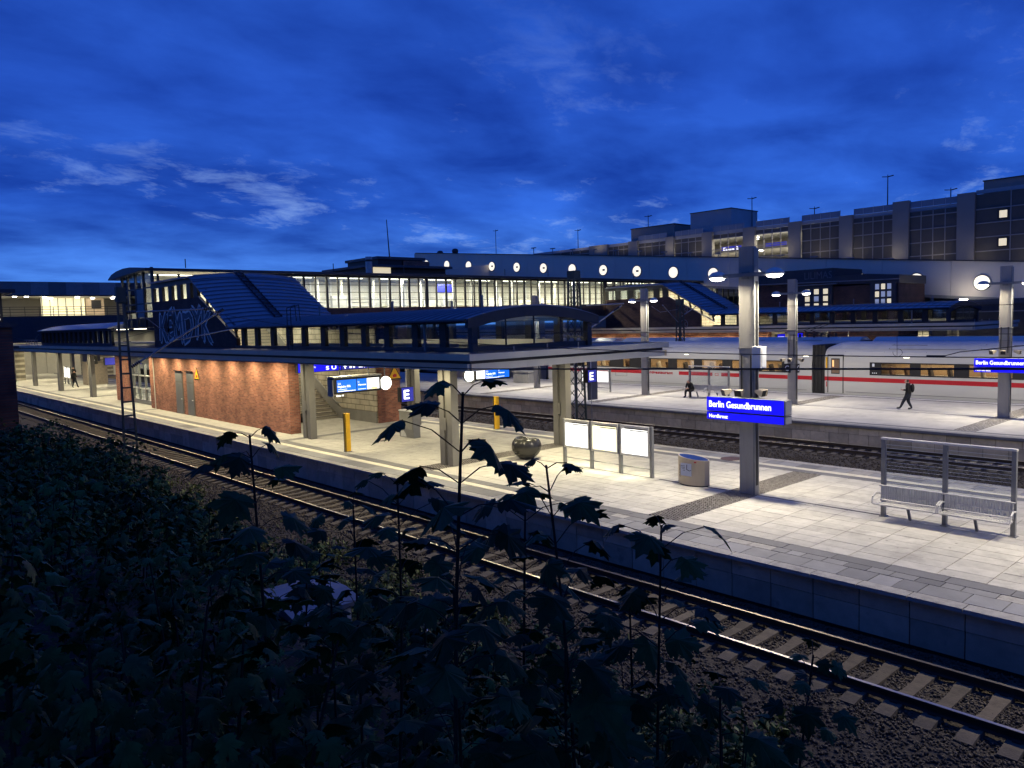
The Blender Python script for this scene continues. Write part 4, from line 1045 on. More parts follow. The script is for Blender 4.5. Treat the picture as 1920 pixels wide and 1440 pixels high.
# ================================================================ benches with glass windbreak
def bench(x, y0, label, flip=False):
    t = thing('bench_shelter', label, 'bench', (x, y0+1.55, 0))
    ys = [y0, y0+1.55, y0+3.1]
    for y in ys:
        MB().box(x-.06, x+.06, y-.05, y+.05, 0, 2.12).build('post', 'steel', t); MB().box(x+.062, x+.10, y-.035, y+.035, .0, 2.0).build('post_fin', 'steel', t)
        MB().box(x-.09, x+.14, y-.08, y+.08, 0, .02).build('base_plate', 'steel', t)
    MB().box(x-.07, x+.07, y0-.06, y0+3.16, 2.12, 2.17).build('top_rail', 'steel_light', t)
    for a, b in zip(ys, ys[1:]):
        MB().box(x+.02, x+.03, a+.06, b-.06, .62, 2.05).build('glass_pane', 'glass_clear', t)
        for k in range(15):
            z = .66+k*.094; MB().box(x+.012, x+.019, a+.065, b-.065, z, z+.008).build('glass_stripe', 'white_paint', t)
    for a in (y0-.12, y0+1.48):
        bt = MB().tube((x-.20, a+.1, .50), (x-.20, a+1.62, .50), .025, 8).build('seat_beam', 'steel_light', t)
        seat = MB(); 
        for k in range(26):                                   # perforated sheet: fine bars
            y = a+.08+k*.06; seat.box(x-.56, x-.16, y, y+.042, .43, .445); seat.box(x-.17, x-.12, y, y+.042, .47, .86)
        seat.box(x-.60, x-.56, a+.05, a+1.66, .425, .455); seat.box(x-.36, x-.32, a+.05, a+1.66, .425, .45); seat.box(x-.18, x-.10, a+.05, a+1.66, .86, .89); seat.box(x-.18, x-.10, a+.05, a+1.66, .64, .67)
        seat.build('seat_grid', 'steel_light', t)
        for y in (a+.05, a+.58, a+1.12, a+1.62): MB().beam((x-.15, y, .45), (x-.11, y, .88), .03, .03).build('back_bar', 'steel', t)
        for y in (a+.03, a+1.68): MB().path([(x-.15, y, .66), (x-.35, y, .70), (x-.55, y, .62), (x-.60, y, .45)], .024, 8).build('armrest', 'steel_light', t)
        MB().beam((x-.25, a+.9, .43), (x-.05, a+.9, .02), .06, .06).build('support', 'steel', t)
    return t
bench(21.55, 5.78, 'metal mesh bench with striped glass screen on the nearest platform')
bench(45.60, 28.95, 'metal bench with glass screen on the second platform holding a seated person')
# ================================================================ overhead line masts and wires
def lattice(name, x, y, z0, z1, w0, w1, label, mat_='green_steel'):
    t = thing(name, label, 'mast', (x, y, z0)); n = max(5, int((z1-z0)/.62)); corners = ((-1, -1), (1, -1), (1, 1), (-1, 1))
    P = lambda i, z: Vector((x+corners[i][0]*(w0+(w1-w0)*(z-z0)/(z1-z0))/2, y+corners[i][1]*(w0+(w1-w0)*(z-z0)/(z1-z0))/2, z))
    for i in range(4): MB().beam(P(i, z0), P(i, z1), .09, .09).build('leg', mat_, t)
    br = MB(); dz = (z1-z0)/n
    for k in range(n):
        za, zb = z0+k*dz, z0+(k+1)*dz
        for i in range(4):
            j = (i+1) % 4; a, b = (P(i, za), P(j, zb)) if k % 2 else (P(j, za), P(i, zb)); br.beam(a, b, .035, .035)
    br.build('bracing', mat_, t)
    MB().box(x-w1/2-.06, x+w1/2+.06, y-w1/2-.06, y+w1/2+.06, z1-.5, z1).build('cap_plate', mat_, t)
    MB().box(x-w0/2-.2, x+w0/2+.2, y-w0/2-.2, y+w0/2+.2, z0-.4, z0+.05).build('footing', 'concrete', t)
    return t
mm = lattice('lattice_mast', 32.85, 30.9, -.95, 8.35, .80, .42, 'tall dark lattice mast between the first and second platforms')
for z in (3.35, 4.1): MB().box(32.4, 33.3, 30.3, 30.42, z, z+.04).build('cross_bar', 'galvanised', mm)
MB().box(33.5, 34.25, 30.5, 30.62, .9, 3.3).build('cable_box', 'slab_dark', mm)
for x in (32.2, 33.6): MB().tube((x, 30.4, -.9), (x, 30.4, 4.2), .025).build('cable_pipe', 'galvanised', mm)
lm2 = lattice('lattice_mast', 57.40, 41.3, -.95, 7.1, .62, .40, 'slim lattice mast rising behind the white train roof')
wh = MB()
for zc in (6.2, 4.9):
    for k in range(14):
        a0, a1 = 2*math.pi*k/14, 2*math.pi*(k+1)/14; wh.tube((58.0, 41.3+.38*math.cos(a0), zc+.38*math.sin(a0)), (58.0, 41.3+.38*math.cos(a1), zc+.38*math.sin(a1)), .03, 5)
    for k in range(5): a0 = 2*math.pi*k/5; wh.tube((58.0, 41.3, zc), (58.0, 41.3+.38*math.cos(a0), zc+.38*math.sin(a0)), .018, 4)
wh.build('tension_wheel', 'steel', lm2)
# ladder-like mast in the bushes at the left
MX, MY = 10.45, 36.9
ml = thing('catenary_mast', 'ladder-like steel mast standing in the bushes at the left', 'mast', (MX, MY, -1))
for dx in (-.20, .20): MB().beam((MX+dx*1.5, MY-.0, -1.1), (MX+dx*.62, MY, 7.45), .085, .07).build('leg', 'green_steel', ml)
for k in range(13): 
    z = -.6+k*.62; s = 1.5-.88*(z+1.1)/8.55; MB().box(MX-.2*s, MX+.2*s, MY-.03, MY+.03, z, z+.07).build('rung', 'green_steel', ml)
MB().box(MX-.2, MX+.2, MY-.12, MY+.12, 6.9, 7.55).build('head', 'green_steel', ml)
A = Vector((MX+.2, MY, 6.45)); B = Vector((13.75, MY-.9, 6.55)); Cc = Vector((MX+.25, MY, 4.05)); D = Vector((14.25, MY-1.0, 6.35))
MB().tube(A, B, .035, 8).build('top_tube', 'galvanised', ml); MB().tube(Cc, D, .045, 8).build('strut_tube', 'galvanised', ml)
MB().tube(Cc.lerp(D, .48), Vector((14.9, MY-1.1, 5.6)), .028, 8).build('registration_arm', 'galvanised', ml)
MB().tube(Vector((MX+.9, MY-.3, 6.2)), Cc.lerp(D, .50), .014, 6).build('stay', 'galvanised', ml)
for p0, p1 in ((A, A.lerp(B, .12)), (Cc, Cc.lerp(D, .10)), (B.lerp(A, .02), B+(B-A).normalized()*.35), (D, D+(D-Cc).normalized()*.35)):
    ins = MB()
    for k in range(5): c0 = p0.lerp(p1, k/5); ins.tube(c0, p0.lerp(p1, (k+.7)/5), .075, 10)
    ins.build('insulator', 'insulator', ml)
# cantilever over the middle track from the lattice mast
MB().tube((33.2, 30.9, 4.6), (36.2, 30.2, 6.35), .045, 8).build('strut_tube', 'galvanised', mm); MB().tube((33.2, 30.9, 6.35), (36.4, 30.2, 6.45), .035, 8).build('top_tube', 'galvanised', mm)
MB().tube((32.5, 30.9, 4.6), (29.6, 30.2, 6.3), .045, 8).build('strut_tube', 'galvanised', mm)
ins = MB(); ins.tube((33.3, 30.88, 6.35), (33.7, 30.8, 6.36), .07, 10); ins.tube((35.6, 30.35, 6.0), (36.0, 30.25, 6.23), .07, 10); ins.build('insulator', 'insulator', mm)
MB().tube((57.7, 41.3, 5.6), (60.3, 41, 6.8), .04, 8).build('strut_tube', 'galvanised', lm2); MB().tube((57.1, 41.3, 5.1), (54.5, 41, 6.6), .04, 8).build('strut_tube', 'galvanised', lm2)
MB().path([(57.0, 41.3, 6.2), (54.2, 41.0, 6.0), (52.5, 40.6, 6.5)], .018, 6).build('stay', 'galvanised', lm2)

def wire(label, pts, r):
    o = MB().path(pts, r, 5).build('overhead_wire', 'wire'); return tag(o, label, 'wire')
def cat_pts(x, a, b, zmin, ymin, k, n=24, stag=.0): return [(x+stag*math.sin(i*.3), a+(b-a)*i/n, zmin+k*((a+(b-a)*i/n)-ymin)**2) for i in range(n+1)]
wire('thick contact wire crossing low in front of the train, over the nearest track', [(13.95, -14, 4.66), (13.95, 3.65, 4.64), (13.95, 9.71, 4.48), (13.95, 17.27, 4.28), (13.95, 36, 4.19), (13.95, 80, 4.2)], .020)
wire('thinner carrying wire above the nearest track', cat_pts(13.95, -14, 36, 4.80, 6.5, .00185)+cat_pts(13.95, 36.4, 92, 4.8, 64, .0021), .010)
dr = thing('wire_dropper', 'clamp and looped dropper hanging between the two nearest wires', 'wire', (13.95, 5.9, 4.8))
p = on_x(1680, 667, 13.95); q = on_x(1695, 667, 13.95); 
MB().box(13.925, 13.975, on_x(1772, 667, 13.95).y, on_x(1738, 667, 13.95).y, 4.80, 4.835).build('clamp', 'black', dr)
MB().path([on_x(1772, 667, 13.95), on_x(1800, 660, 13.95), on_x(1920, 648, 13.95), (13.95, -5, 5.9)], .008, 5).build('tail_wire', 'wire', dr)
lp = [on_x(1683+9*math.sin(a), 661-7*math.cos(a)-0, 13.95) for a in [k*.5 for k in range(0, 11)]]
MB().path(lp, .004, 4).path([on_x(1682, 630, 13.95), on_x(1682, 667, 13.95)], .004, 4).build('dropper', 'wire', dr)
for x, lab in ((29.3, 'far side of the nearest platform'), (36.35, 'middle track'), (53.85, 'white express train'), (60.9, 'farthest white train')):
    wire('thin contact wire stretched over the '+lab, [(x, -20, 4.72), (x, 120, 4.72)], .010)
    wire('thin sagging carrying wire over the '+lab, cat_pts(x, -30, 31, 5.6, 0, .0010)+cat_pts(x, 31.4, 92, 5.6, 62, .0010), .008)

# ================================================================ trains
def car(t, xs, y0, y1, name, win, door=None, red=True, detail=True, taper=False, xside=1):
    W = 2.86; xc = xs+W/2
    # lower body, window band zone 1.36..2.17, upper body
    low = [(xs+.10, -.62), (xs+.02, -.10), (xs, .55), (xs+.005, 1.33), (xs+W-.005, 1.33), (xs+W, .55), (xs+W-.02, -.10), (xs+W-.10, -.62)]
    cb_ = MB().prism(low, 'y', y0, y1).build('car_body', 'train_white', t)
    up = [(xs+.010, 2.20), (xs+.05, 2.62), (xs+.16, 2.86), (xs+.34, 3.05), (xs+W-.34, 3.05), (xs+W-.16, 2.86), (xs+W-.05, 2.62), (xs+W-.010, 2.20)]
    MB().prism(up, 'y', y0, y1).build('upper_body', 'train_white', t)
    hood = [(xs+.30, 3.04), (xs+.42, 3.26), (xs+.75, 3.46), (xc, 3.54), (xs+W-.75, 3.46), (xs+W-.42, 3.26), (xs+W-.30, 3.04)]
    nseg = 7; ys = [y0+.05, y0+.55, y0+1.1, y1-1.1, y1-.55, y1-.05]; sc_ = [.35, .8, 1, 1, .8, .35]
    if taper: ys = [y0+.05, y0+4, y0+9, y0+14, y1-1.1, y1-.55, y1-.05]; sc_ = [.35, .45, .6, 1, 1, .8, .35]
    mb = MB(); n = len(hood); vs = []
    for y, s in zip(ys, sc_): vs += [(x, y, 3.04+(z-3.04)*s) for x, z in hood]
    mb.add(vs, [(k*n+i, k*n+i+1, (k+1)*n+i+1, (k+1)*n+i) for k in range(len(ys)-1) for i in range(n-1)], 0, True)
    mb.add(vs[:n], [tuple(range(n))]); mb.add(vs[-n:], [tuple(range(n-1, -1, -1))]); rf = mb.build('roof', 'train_roof', t)
    if detail:
        for yy in (y1-6.5, y1-13.5): 
            MB().box(xs+.5, xs+.9, yy, yy+2.2, 3.30, 3.335).build('roof_grille', 'train_under', rf)
        yy = y0+1.5
        while yy < y1-1: MB().box(xs+.15, xs+.165, yy, yy+.018, 2.86, 2.9).build('roof_joint', 'train_under', rf); yy += 2.6
        for a in (y1-4.2, y1-9.6): MB().path([(xs+.30, a, 3.075), (xs+.30, a-4.6, 3.075)], .012, 4).path([(xs+.30, a, 3.075), (xs+.62, a-.25, 3.40)], .012, 4).build('hatch_joint', 'train_under', rf)
    # plain side skins where there is no window band
    wa, wb = win[0]
    for a, b in ((y0, wa), (wb, y1)):
        if b-a > .02:
            MB().box(xs+.002, xs+.25, a, b, 1.33, 2.2).build('side_panel', 'train_white', t)
    MB().box(xs+W-.2, xs+W-.002, y0, y1, 1.33, 2.2).build('side_panel', 'train_white', t)
    MB().box(xs+.02, xs+W-.02, y0, y0+.06, 1.33, 2.2).box(xs+.02, xs+W-.02, y1-.06, y1, 1.33, 2.2).build('end_wall', 'train_white', t)
    # window band: black panels between panes, lit interior behind
    ins = MB().box(xs+1.9, xs+1.95, wa, wb, 1.34, 2.19).build('interior_wall', 'orange_wood', t)
    MB().box(xs+.2, xs+1.9, wa, wb, 2.14, 2.19).build('interior_ceiling', 'cream', t)
    ps = win[1]; edge = wa
    for a, b in ps + [(wb, wb)]:
        if a-edge > .02: MB().box(xs-.004, xs+.06, edge, a, 1.335, 2.195).build('band_panel', 'black', t)
        edge = b
    k = 0
    for a, b in ps:
        MB().box(xs-.002, xs+.05, a, b, 1.335, 1.42).box(xs-.002, xs+.05, a, b, 2.12, 2.195).build('band_panel', 'black', t)
        pn = MB().box(xs+.01, xs+.02, a+.01, b-.01, 1.425, 2.115).build('window_pane', 'glass_train', t)
        for j in range(2):
            yy = a+(b-a)*(.18+.5*j)+random.uniform(-.1, .1); k += 1
            MB().hexa([(xs+.35, yy, 1.34), (xs+.85, yy, 1.34), (xs+.85, yy+.16, 1.34), (xs+.35, yy+.16, 1.34), (xs+.37, yy+.12, random.uniform(1.72, 1.98)), (xs+.83, yy+.12, 1.9), (xs+.83, yy+.26, 1.9), (xs+.37, yy+.26, random.uniform(1.72, 1.98))]).build('seat_back', random.choice(('seat_brown', 'cream', 'cloth_grey', 'seat_brown')), t)
        MB().box(xs+.7, xs+1.5, a+.1, b-.1, 2.12, 2.138).build('interior_lamp', 'train_lamp', t)
    light('AREA', t, (xs+1.1, (wa+wb)/2, 2.10), 6.5*(wb-wa), (1, .80, .56), .5, rot=(0, 0, 0), sizey=(wb-wa)*.9, spread=R(180))
    if red:
        segs = red if isinstance(red, list) else [(y0, y1)]
        for a, b in segs: MB().box(xs-.006, xs+.05, a, b, .88, 1.16).build('red_stripe', 'train_red', t)
    if door:
        d0, d1 = door
        fr = MB(); w_ = .055
        fr.box(xs-.012, xs+.03, d0, d0+w_, .05, 2.62); fr.box(xs-.012, xs+.03, d1-w_, d1, .05, 2.62); fr.box(xs-.012, xs+.06, d0, d1, 2.62, 2.68)
        dd = fr.build('door_seal', 'rubber', t)
        MB().box(xs-.008, xs+.04, d0+w_, d1-w_, .05, .87).box(xs-.008, xs+.04, d0+w_, d1-w_, 1.17, 2.60).build('door_leaf', 'train_white', dd)
        MB().box(xs-.014, xs+.02, d0+.26, d1-.26, 1.36, 2.42).build('door_window_frame', 'rubber', dd); MB().box(xs-.017, xs+.0, d0+.30, d1-.30, 1.42, 2.36).build('door_window', 'seat_brown', dd)
        MB().box(xs-.019, xs-.0, d1-.46, d1-.34, 1.85, 2.30).build('door_glow', 'train_light', dd)
    for yy in (y0+3.2, y0+5.8, y1-5.8, y1-3.2):
        MB().tube((xs+.35, yy, -.50), (xs+2.5, yy, -.50), .44, 16).build('wheelset', 'train_under', t)
XS1 = 52.45
tr = thing('express_train', 'white express train with red stripe waiting at the second platform', 'train', (53.88, 26, -.8))
A_w = [(28.81+.1, 30.5), (31.25, 33.0), (33.9-.05, 35.7), (36.45, 38.1), (38.95, 40.75), (43.0, 43.7), (45.2, 46.8), (47.6, 49.2)]
car(tr, XS1, 26.62, 52.9, 'a', ((28.7, 50.2), A_w), red=[(26.62, 33.95), (34.75, 37.9), (41.6, 52.9)])
car(tr, XS1, -.6, 25.68, 'b', ((1.5, 22.6), [(2.2, 4.2), (5.2, 7.2), (8.2, 10.2), (11.2, 13.4), (14.3, 16.6), (17.45, 19.4), (20.05, 21.85)]), door=(24.36, 25.48), taper=True)
be = MB()
for k in range(7): y = 25.70+k*.13; be.box(XS1+.06+(k % 2)*.03, XS1+2.8-(k % 2)*.03, y, y+.12, -.6, 3.28+(.0 if k % 2 else .05))
be.build('bellows', 'rubber', tr)
mb = MB(); put_text(mb, 'Bordrestaurant', (XS1-.010, 41.35, .915), FX[0], .22, 2.85, bold=.016); mb.build('lettering', 'train_red', tr)
mb = MB(); put_text(mb, '1', (XS1-.010, 22.42, 1.92), FX[0], .19, .13, bold=.012); 
for k in range(3): mb.box(XS1-.010, XS1-.006, 22.12+k*.12, 22.19+k*.12, 1.46, 1.52)
put_text(mb, '2', (XS1-.010, 30.95, 1.90), FX[0], .19, .14, bold=.01); mb.box(XS1-.010, XS1-.006, 30.65, 30.95, 1.55, 1.6); mb.build('class_number', 'label_white', tr)
MB().box(XS1-.010, XS1-.004, 34.2, 34.52, .92, 1.12).build('rail_logo', 'sign_red', tr); MB().box(XS1-.012, XS1-.0104, 34.25, 34.47, .96, 1.08).build('rail_logo_field', 'train_white', tr)
hn = MB(); hn.path([(XS1-.01, 43.3, 1.3), (XS1-.01, 43.3, .62), (XS1-.01, 44.6, .62), (XS1-.01, 44.6, 1.3)], .010, 4); hn.build('hatch_joint', 'train_under', tr)
MB().box(XS1-.008, XS1, 25.52, 25.58, .45, .82).build('red_mark', 'train_red', tr); MB().box(XS1-.008, XS1+.01, 25.50, 25.62, 1.75, 2.5).build('yellow_mark', 'yellow', tr)
for y in (20.1, 26.9, 31.5, 37.0, 42.0): MB().box(XS1+.03, XS1+.05, y, y+.35, 2.52, 2.55).build('side_lamp', 'lamp_soft', tr)
MB().box(XS1-.004, XS1+.02, 8, 24.2, .14, .16).box(XS1-.004, XS1+.02, 27, 52, .14, .16).build('skirt_joint', 'train_under', tr)

# second train farther back
t2 = thing('passenger_train', 'white train farthest back, mostly hidden behind the express train', 'train', (60.9, 25, -.8))
XS2 = 59.45
def far_car(y0, y1):
    W = 2.86
    MB().prism([(XS2+.1, -.62), (XS2, .4), (XS2+.0, 2.4), (XS2+.10, 2.9), (XS2+.45, 3.35), (XS2+1.1, 3.62), (XS2+1.76, 3.62), (XS2+W-.45, 3.35), (XS2+W-.1, 2.9), (XS2+W, 2.4), (XS2+W, .4), (XS2+W-.1, -.62)], 'y', y0, y1).build('car_body', 'train_white', t2)
    y = y0+3
    while y < y1-3: MB().box(XS2-.006, XS2+.03, y, y+1.5, 1.4, 2.15).build('window_pane', 'seat_brown', t2); y += 2.1
    MB().box(XS2-.004, XS2+.03, y0, y1, .9, 1.12).build('red_stripe', 'train_red', t2)
    for y in (y0+3, y0+8): MB().box(XS2+.5, XS2+.8, y, y+1.6, 3.35, 3.40).build('roof_grille', 'train_under', t2)
far_car(2, 25.6); far_car(26.6, 50); far_car(51, 75)
be = MB()
for k in range(7): y = 25.62+k*.13; be.box(XS2+.1, XS2+2.7, y, y+.12, -.4, 3.3+(k % 2)*.05)
be.build('bellows', 'rubber', t2)
pg = MB()
for x in (XS2+.8, XS2+2.0):
    pg.beam((x, 29.6, 3.65), (x, 31.3, 4.15), .05, .05); pg.beam((x, 31.3, 4.15), (x, 29.7, 4.62), .04, .04)
    for y in (29.2, 30.4, 31.6): pg.tube((x, y, 3.6), (x, y, 3.9), .09, 8)
pg.beam((XS2+.4, 29.7, 4.64), (XS2+2.4, 29.7, 4.64), .12, .05); pg.beam((XS2+.7, 29.2, 3.92), (XS2+2.1, 31.7, 3.92), .06, .06)
pg.build('pantograph', 'black', t2)
# ================================================================ car ramp with round windows, parking garage
RX = 85.0
def rtop(y): return 9.75 + (y-22.4)*.0905
def rmid(y): return 8.02 + (y-25.93)*.0916
def rbot(y): return 6.35 + (y-22.4)*.0865
rp_ = thing('car_ramp', 'pale sloping car ramp wall with a row of lit round windows', 'ramp', (RX, 70, 0))
cuts = [-30, 0, 22, 28.7, 35.4, 41.5, 47.6, 53.8, 60, 66, 72, 78, 84, 89.8, 95.6, 101.3, 107.3, 113.3, 119.6]
for a, b in zip(cuts, cuts[1:]):
    MB().prism([(a+.015, rbot(a)), (b-.015, rbot(b)), (b-.015, rtop(b)), (a+.015, rtop(a))], 'x', RX, RX+.5).build('wall_panel', 'beige_wall', rp_)
MB().prism([(-30, rbot(-30)-.3), (119.6, rbot(119.6)-.3), (119.6, rbot(119.6)+.1), (-30, rbot(-30)+.1)], 'x', RX+.02, RX+9).build('ramp_deck', 'concrete', rp_)
MB().beam((RX+.2, -30, rtop(-30)+.05), (RX+.2, 119.6, rtop(119.6)+.05), .7, .10).build('coping', 'navy', rp_)
MB().box(RX, RX+8, 119.62, 120.1, 10, rtop(119.6)).build('end_wall', 'beige_wall', rp_)
for i in range(16):
    y = 116.36-i*6.03; z = rmid(y)
    rim = MB().disc((RX-.02, y, z), (1, 0, 0), .80, 30, .10).build('window_rim', 'slab_dark', rp_)
    MB().disc((RX-.06, y, z), (1, 0, 0), .70, 30, .06).build('round_window', 'oculus', rim)
    if i in (3, 4, 5, 7, 8): MB().box(RX-.105, RX-.095, y-.35, y+.1, z-.12, z+.15).build('window_blind', 'cabinet', rim)
for x_, y_ in ((RX+4, 117.5), (RX+4, 113)):
    MB().lathe([(.1, -.2), (.5, 0), (.62, .4), (.45, .75), (.1, .85)], (x_, y_, rtop(117.5)-.2), 14).build('roof_fan', 'navy', rp_)

GX = 105.0
ga = thing('parking_garage', 'long grey parking garage rising at the upper right behind the ramp', 'building', (GX, 60, 0))
bays = [(109.1, 94.6)] + [(94.1-3.7, 85.7), (83.76, 78.0), (76.4, 71.1), (69.26, 63.92), (61.98, 56.69), (54.85, 49.35), (47.54, 42.36), (40.39, 34.8), (32.87, 18.0), (16, 2), (0, -20)]
piers = [(94.6, 90.4), (85.7, 83.76), (78.0, 76.4), (71.1, 69.26), (63.92, 61.98), (56.69, 54.85), (49.35, 47.54), (42.36, 40.39), (34.8, 32.87), (18, 16), (2, 0)]
def gtop(y): return 18.35
for i, (a, b) in enumerate(piers):
    MB().box(GX-.35, GX+.4, b, a, 0, gtop(a) + (1.0 if 40 < b < 42 or i == 8 else .05)).build('pier', 'garage_wall', ga)
for i, (a, b) in enumerate(bays):
    lit = i in (4, 5)
    semi = i in (1, 2, 3)
    zt = 17.9 if i < 9 else 19.1
    nx = 4 if i else 6; dy = (a-b)/nx
    # floor slabs and back wall behind the mesh
    for k in range(1, nx): MB().box(GX-.08, GX+.02, b+k*dy-.05, b+k*dy+.05, 9, zt).build('mullion', 'garage_frame', ga)
    zs = [9.0, 10.65, 12.3, 13.95, 15.6, 17.25]
    for z in zs:
        if z < zt: MB().box(GX-.09, GX+.03, b+.02, a-.02, z-.06, z+.06).build('rail', 'garage_frame', ga)
    for z0, z1 in zip(zs, zs[1:]+[zt]):
        for k in range(nx):
            op = lit and 12 < z0 < 16 or (semi and 12 < z0 < 13.5)
            if z1-z0 < .2: continue
            if not op: MB().box(GX, GX+.05, b+k*dy+.055, b+(k+1)*dy-.055, z0+.065, z1-.065).build('mesh_panel', 'garage_mesh', ga)
    MB().box(GX+.1, GX+.3, b, a, zt, zt+.45).build('parapet', 'garage_top', ga)
    if 1 < i < 9:
        for k in range(4):
            y_ = b+k*dy; MB().box(GX-.02, GX+.02, y_+.04, y_+dy-.04, zt+.47, zt+1.25).build('parapet_pane', 'parapet_glass', ga); MB().box(GX-.04, GX+.04, y_-.03, y_+.03, zt+.45, zt+1.3).build('parapet_post', 'garage_top', ga)
for z in (8.7, 12.2, 15.4): MB().box(GX+.5, GX+14, -20, 109, z-.30, z).build('floor_slab', 'concrete', ga)
MB().box(GX+14, GX+14.4, -20, 109, 0, 18).build('rear_wall', 'garage_wall', ga); MB().box(GX+.45, GX+14, -20, 109, 17.8, 18.2).build('roof_deck', 'garage_top', ga)
rr = random.Random(3)
for k in range(26):
    y = 50+k*1.75+rr.uniform(-.5, .5); x = GX+rr.choice((2, 4.5, 7, 9.5)); z = rr.choice((15.05, 15.05, 11.85, 17.6)); MB().box(x, x+.9, y, y+.22, z, z+.06).build('ceiling_lamp', 'lamp_white', ga)
for y in (54, 59.5, 66.5, 74, 81): light('AREA', ga, (GX+4, y, 17.5), 1300, (1, .90, .68), 2.5, spread=R(180)); light('AREA', ga, (GX+4, y, 15.0), 1300, (1, .90, .68), 2.5, spread=R(180))
# lamps on the ramp deck that wash the garage front from below
for k in range(22):
    y = 2+k*5.0; z = 5.6+(rtop(y)-5.6)*1.2-.7
    MB().box(GX-2.2, GX-1.8, y-.5, y+.5, z, z+.15).tube((GX-2.0, y, 0), (GX-2.0, y, z), .08).build('facade_lamp', 'steel', ga)
    light('AREA', ga, (GX-2.0, y, z+.2), 24, (1, .84, .58), 1.0, rot=(0, R(-150), 0), spread=R(175))
for q, a, b, c_, d, lab in ((0, 77.6, 86.5, 18.3, 20.6, 'a'), (1, 67.0, 74.4, 18.3, 21.8, 'b'), (2, 22, 32.1, 18.3, 20.5, 'c')):
    MB().box(GX+1.5 if q < 2 else GX+.2, GX+9, a, b, c_, d).build('roof_house', 'garage_wall' if q != 1 else 'garage_top', ga)
    MB().box(GX+1.4 if q < 2 else GX+.1, GX+9.1, a-.1, b+.1, d, d+.12).build('roof_edge', 'navy', ga)
for z in (13.2, 16.45): 
    f_ = MB().box(GX-.12, GX-.02, 29.4, 30.5, z-.55, z+.55).build('small_window', 'black', ga); MB().box(GX-.14, GX-.11, 29.5, 30.3, z-.42, z+.42).build('window_pane', 'window_warm', f_)
psg = MB().box(GX+.9, GX+.95, 57.6, 60.9, 15.1, 15.9).build('level_sign', 'sign_blue_dim', ga)
MB().box(GX+.86, GX+.895, 64.9, 68.3, 15.3, 16.0).build('level_sign', 'sign_blue_dim', ga)
mb = MB(); put_text(mb, 'Etage 2', (GX+.85, 68.0, 15.45), FX[0], .42, 2.6, bold=.02); mb.build('sign_lettering', 'sign_text', ga)
for (y, zt) in ((46.0, 23.9), (66.75, 23.7), (87.1, 23.3), (38.0, 21.0), (56.5, 20.9), (104, 22.6), (128, 25)):
    lpst = thing('roof_lamp_post', {46.0: 'tall lamp post on the garage roof at the right', 66.75: 'lamp post on the garage roof directly above the nearest lamp pillar', 87.1: 'lamp post beside the pale roof house on the garage', 38.0: 'short lamp post near the right end of the garage roof', 56.5: 'faint lamp post between two taller ones on the garage roof', 104: 'thin lamp post at the left end of the garage roof', 128: 'pale lamp post standing above the left end of the ramp'}[y], 'lamp post', (112, y, 18.2))
    MB().tube((112, y, 18.2 if y < 120 else 10), (112, y, zt), .09, 6, .06).build('pole', 'navy', lpst)
    MB().beam((112, y-.75, zt+.05), (112, y, zt-.05), .25, .10).beam((112, y, zt-.05), (112, y+.75, zt+.05), .22, .09).tube((112, y, zt), (112, y, zt+.25), .05, 5).build('lamp_arms', 'navy', lpst)

# brick house between the last platform and the ramp
bh = thing('brick_house', 'dark brick house with lit windows below the pale ramp', 'building', (80, 37, 0))
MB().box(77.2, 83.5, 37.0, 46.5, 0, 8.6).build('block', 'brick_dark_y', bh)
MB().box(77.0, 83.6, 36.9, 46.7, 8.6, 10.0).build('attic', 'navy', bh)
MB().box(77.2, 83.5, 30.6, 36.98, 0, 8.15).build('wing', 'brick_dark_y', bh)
MB().prism([(30.5, 8.15), (36.9, 8.35), (36.9, 9.15), (33.5, 9.2), (30.5, 8.95)], 'x', 77.0, 83.6).build('wing_attic', 'navy', bh)
MB().beam((76.9, 30.4, 8.55), (76.9, 46.7, 8.75), .14, .10).build('cornice', 'steel', bh)
for y0_, y1_, zz0, warm in ((36.95, 40.6, 6.0, True), (30.75, 33.2, 6.2, False)):
    wf = MB().box(76.98, 77.19, y0_, y1_, 5.6, 8.3).build('window_frame', 'navy', bh)
    for i in range(3):
        for j in range(3):
            a = y0_+.45+i*(y1_-y0_-.75)/3; MB().box(76.95, 76.985, a, a+(.48 if warm else .36), zz0+j*.72, zz0+j*.72+.52).build('window_pane', 'window_warm' if (warm or (i+j) % 3 == 0) and (i, j) != (1, 1) else 'window_cool', wf)
MB().box(76.7, 77.0, 36.4, 41.2, 8.36, 8.46).build('awning', 'steel', bh)
mb = MB(); put_text(mb, 'LILIMAS', (76.985, 39.9, 9.0), FX[0], .72, 2.9); mb.build('sign_letters', 'slab_dark', bh)
for i, (a, b) in enumerate(((43, 47), (42, 45.5))): pass
bb = thing('dark_shed', 'long dark flat building behind the last canopy at the right edge', 'building', (80, 10, 0))
for y in (-8, 2, 12, 20, 27):
    MB().box(83.2, 83.6, y-.3, y+.3, 6.35, 6.5).build('roof_lamp', 'lamp_white', bb); light('AREA', bb, (83.2, y, 6.55), 32, (1, .93, .80), .5, rot=(0, R(-150), 0), spread=R(175))
MB().box(78.5, 84, -30, 28, 0, 5.9).build('block', 'navy', bb); MB().box(78.3, 84.2, -30, 28.2, 5.9, 6.35).build('roof', 'roof_dark', bb); MB().box(78.2, 78.28, -30, 28.2, 5.2, 5.3).build('gutter', 'steel', bb)

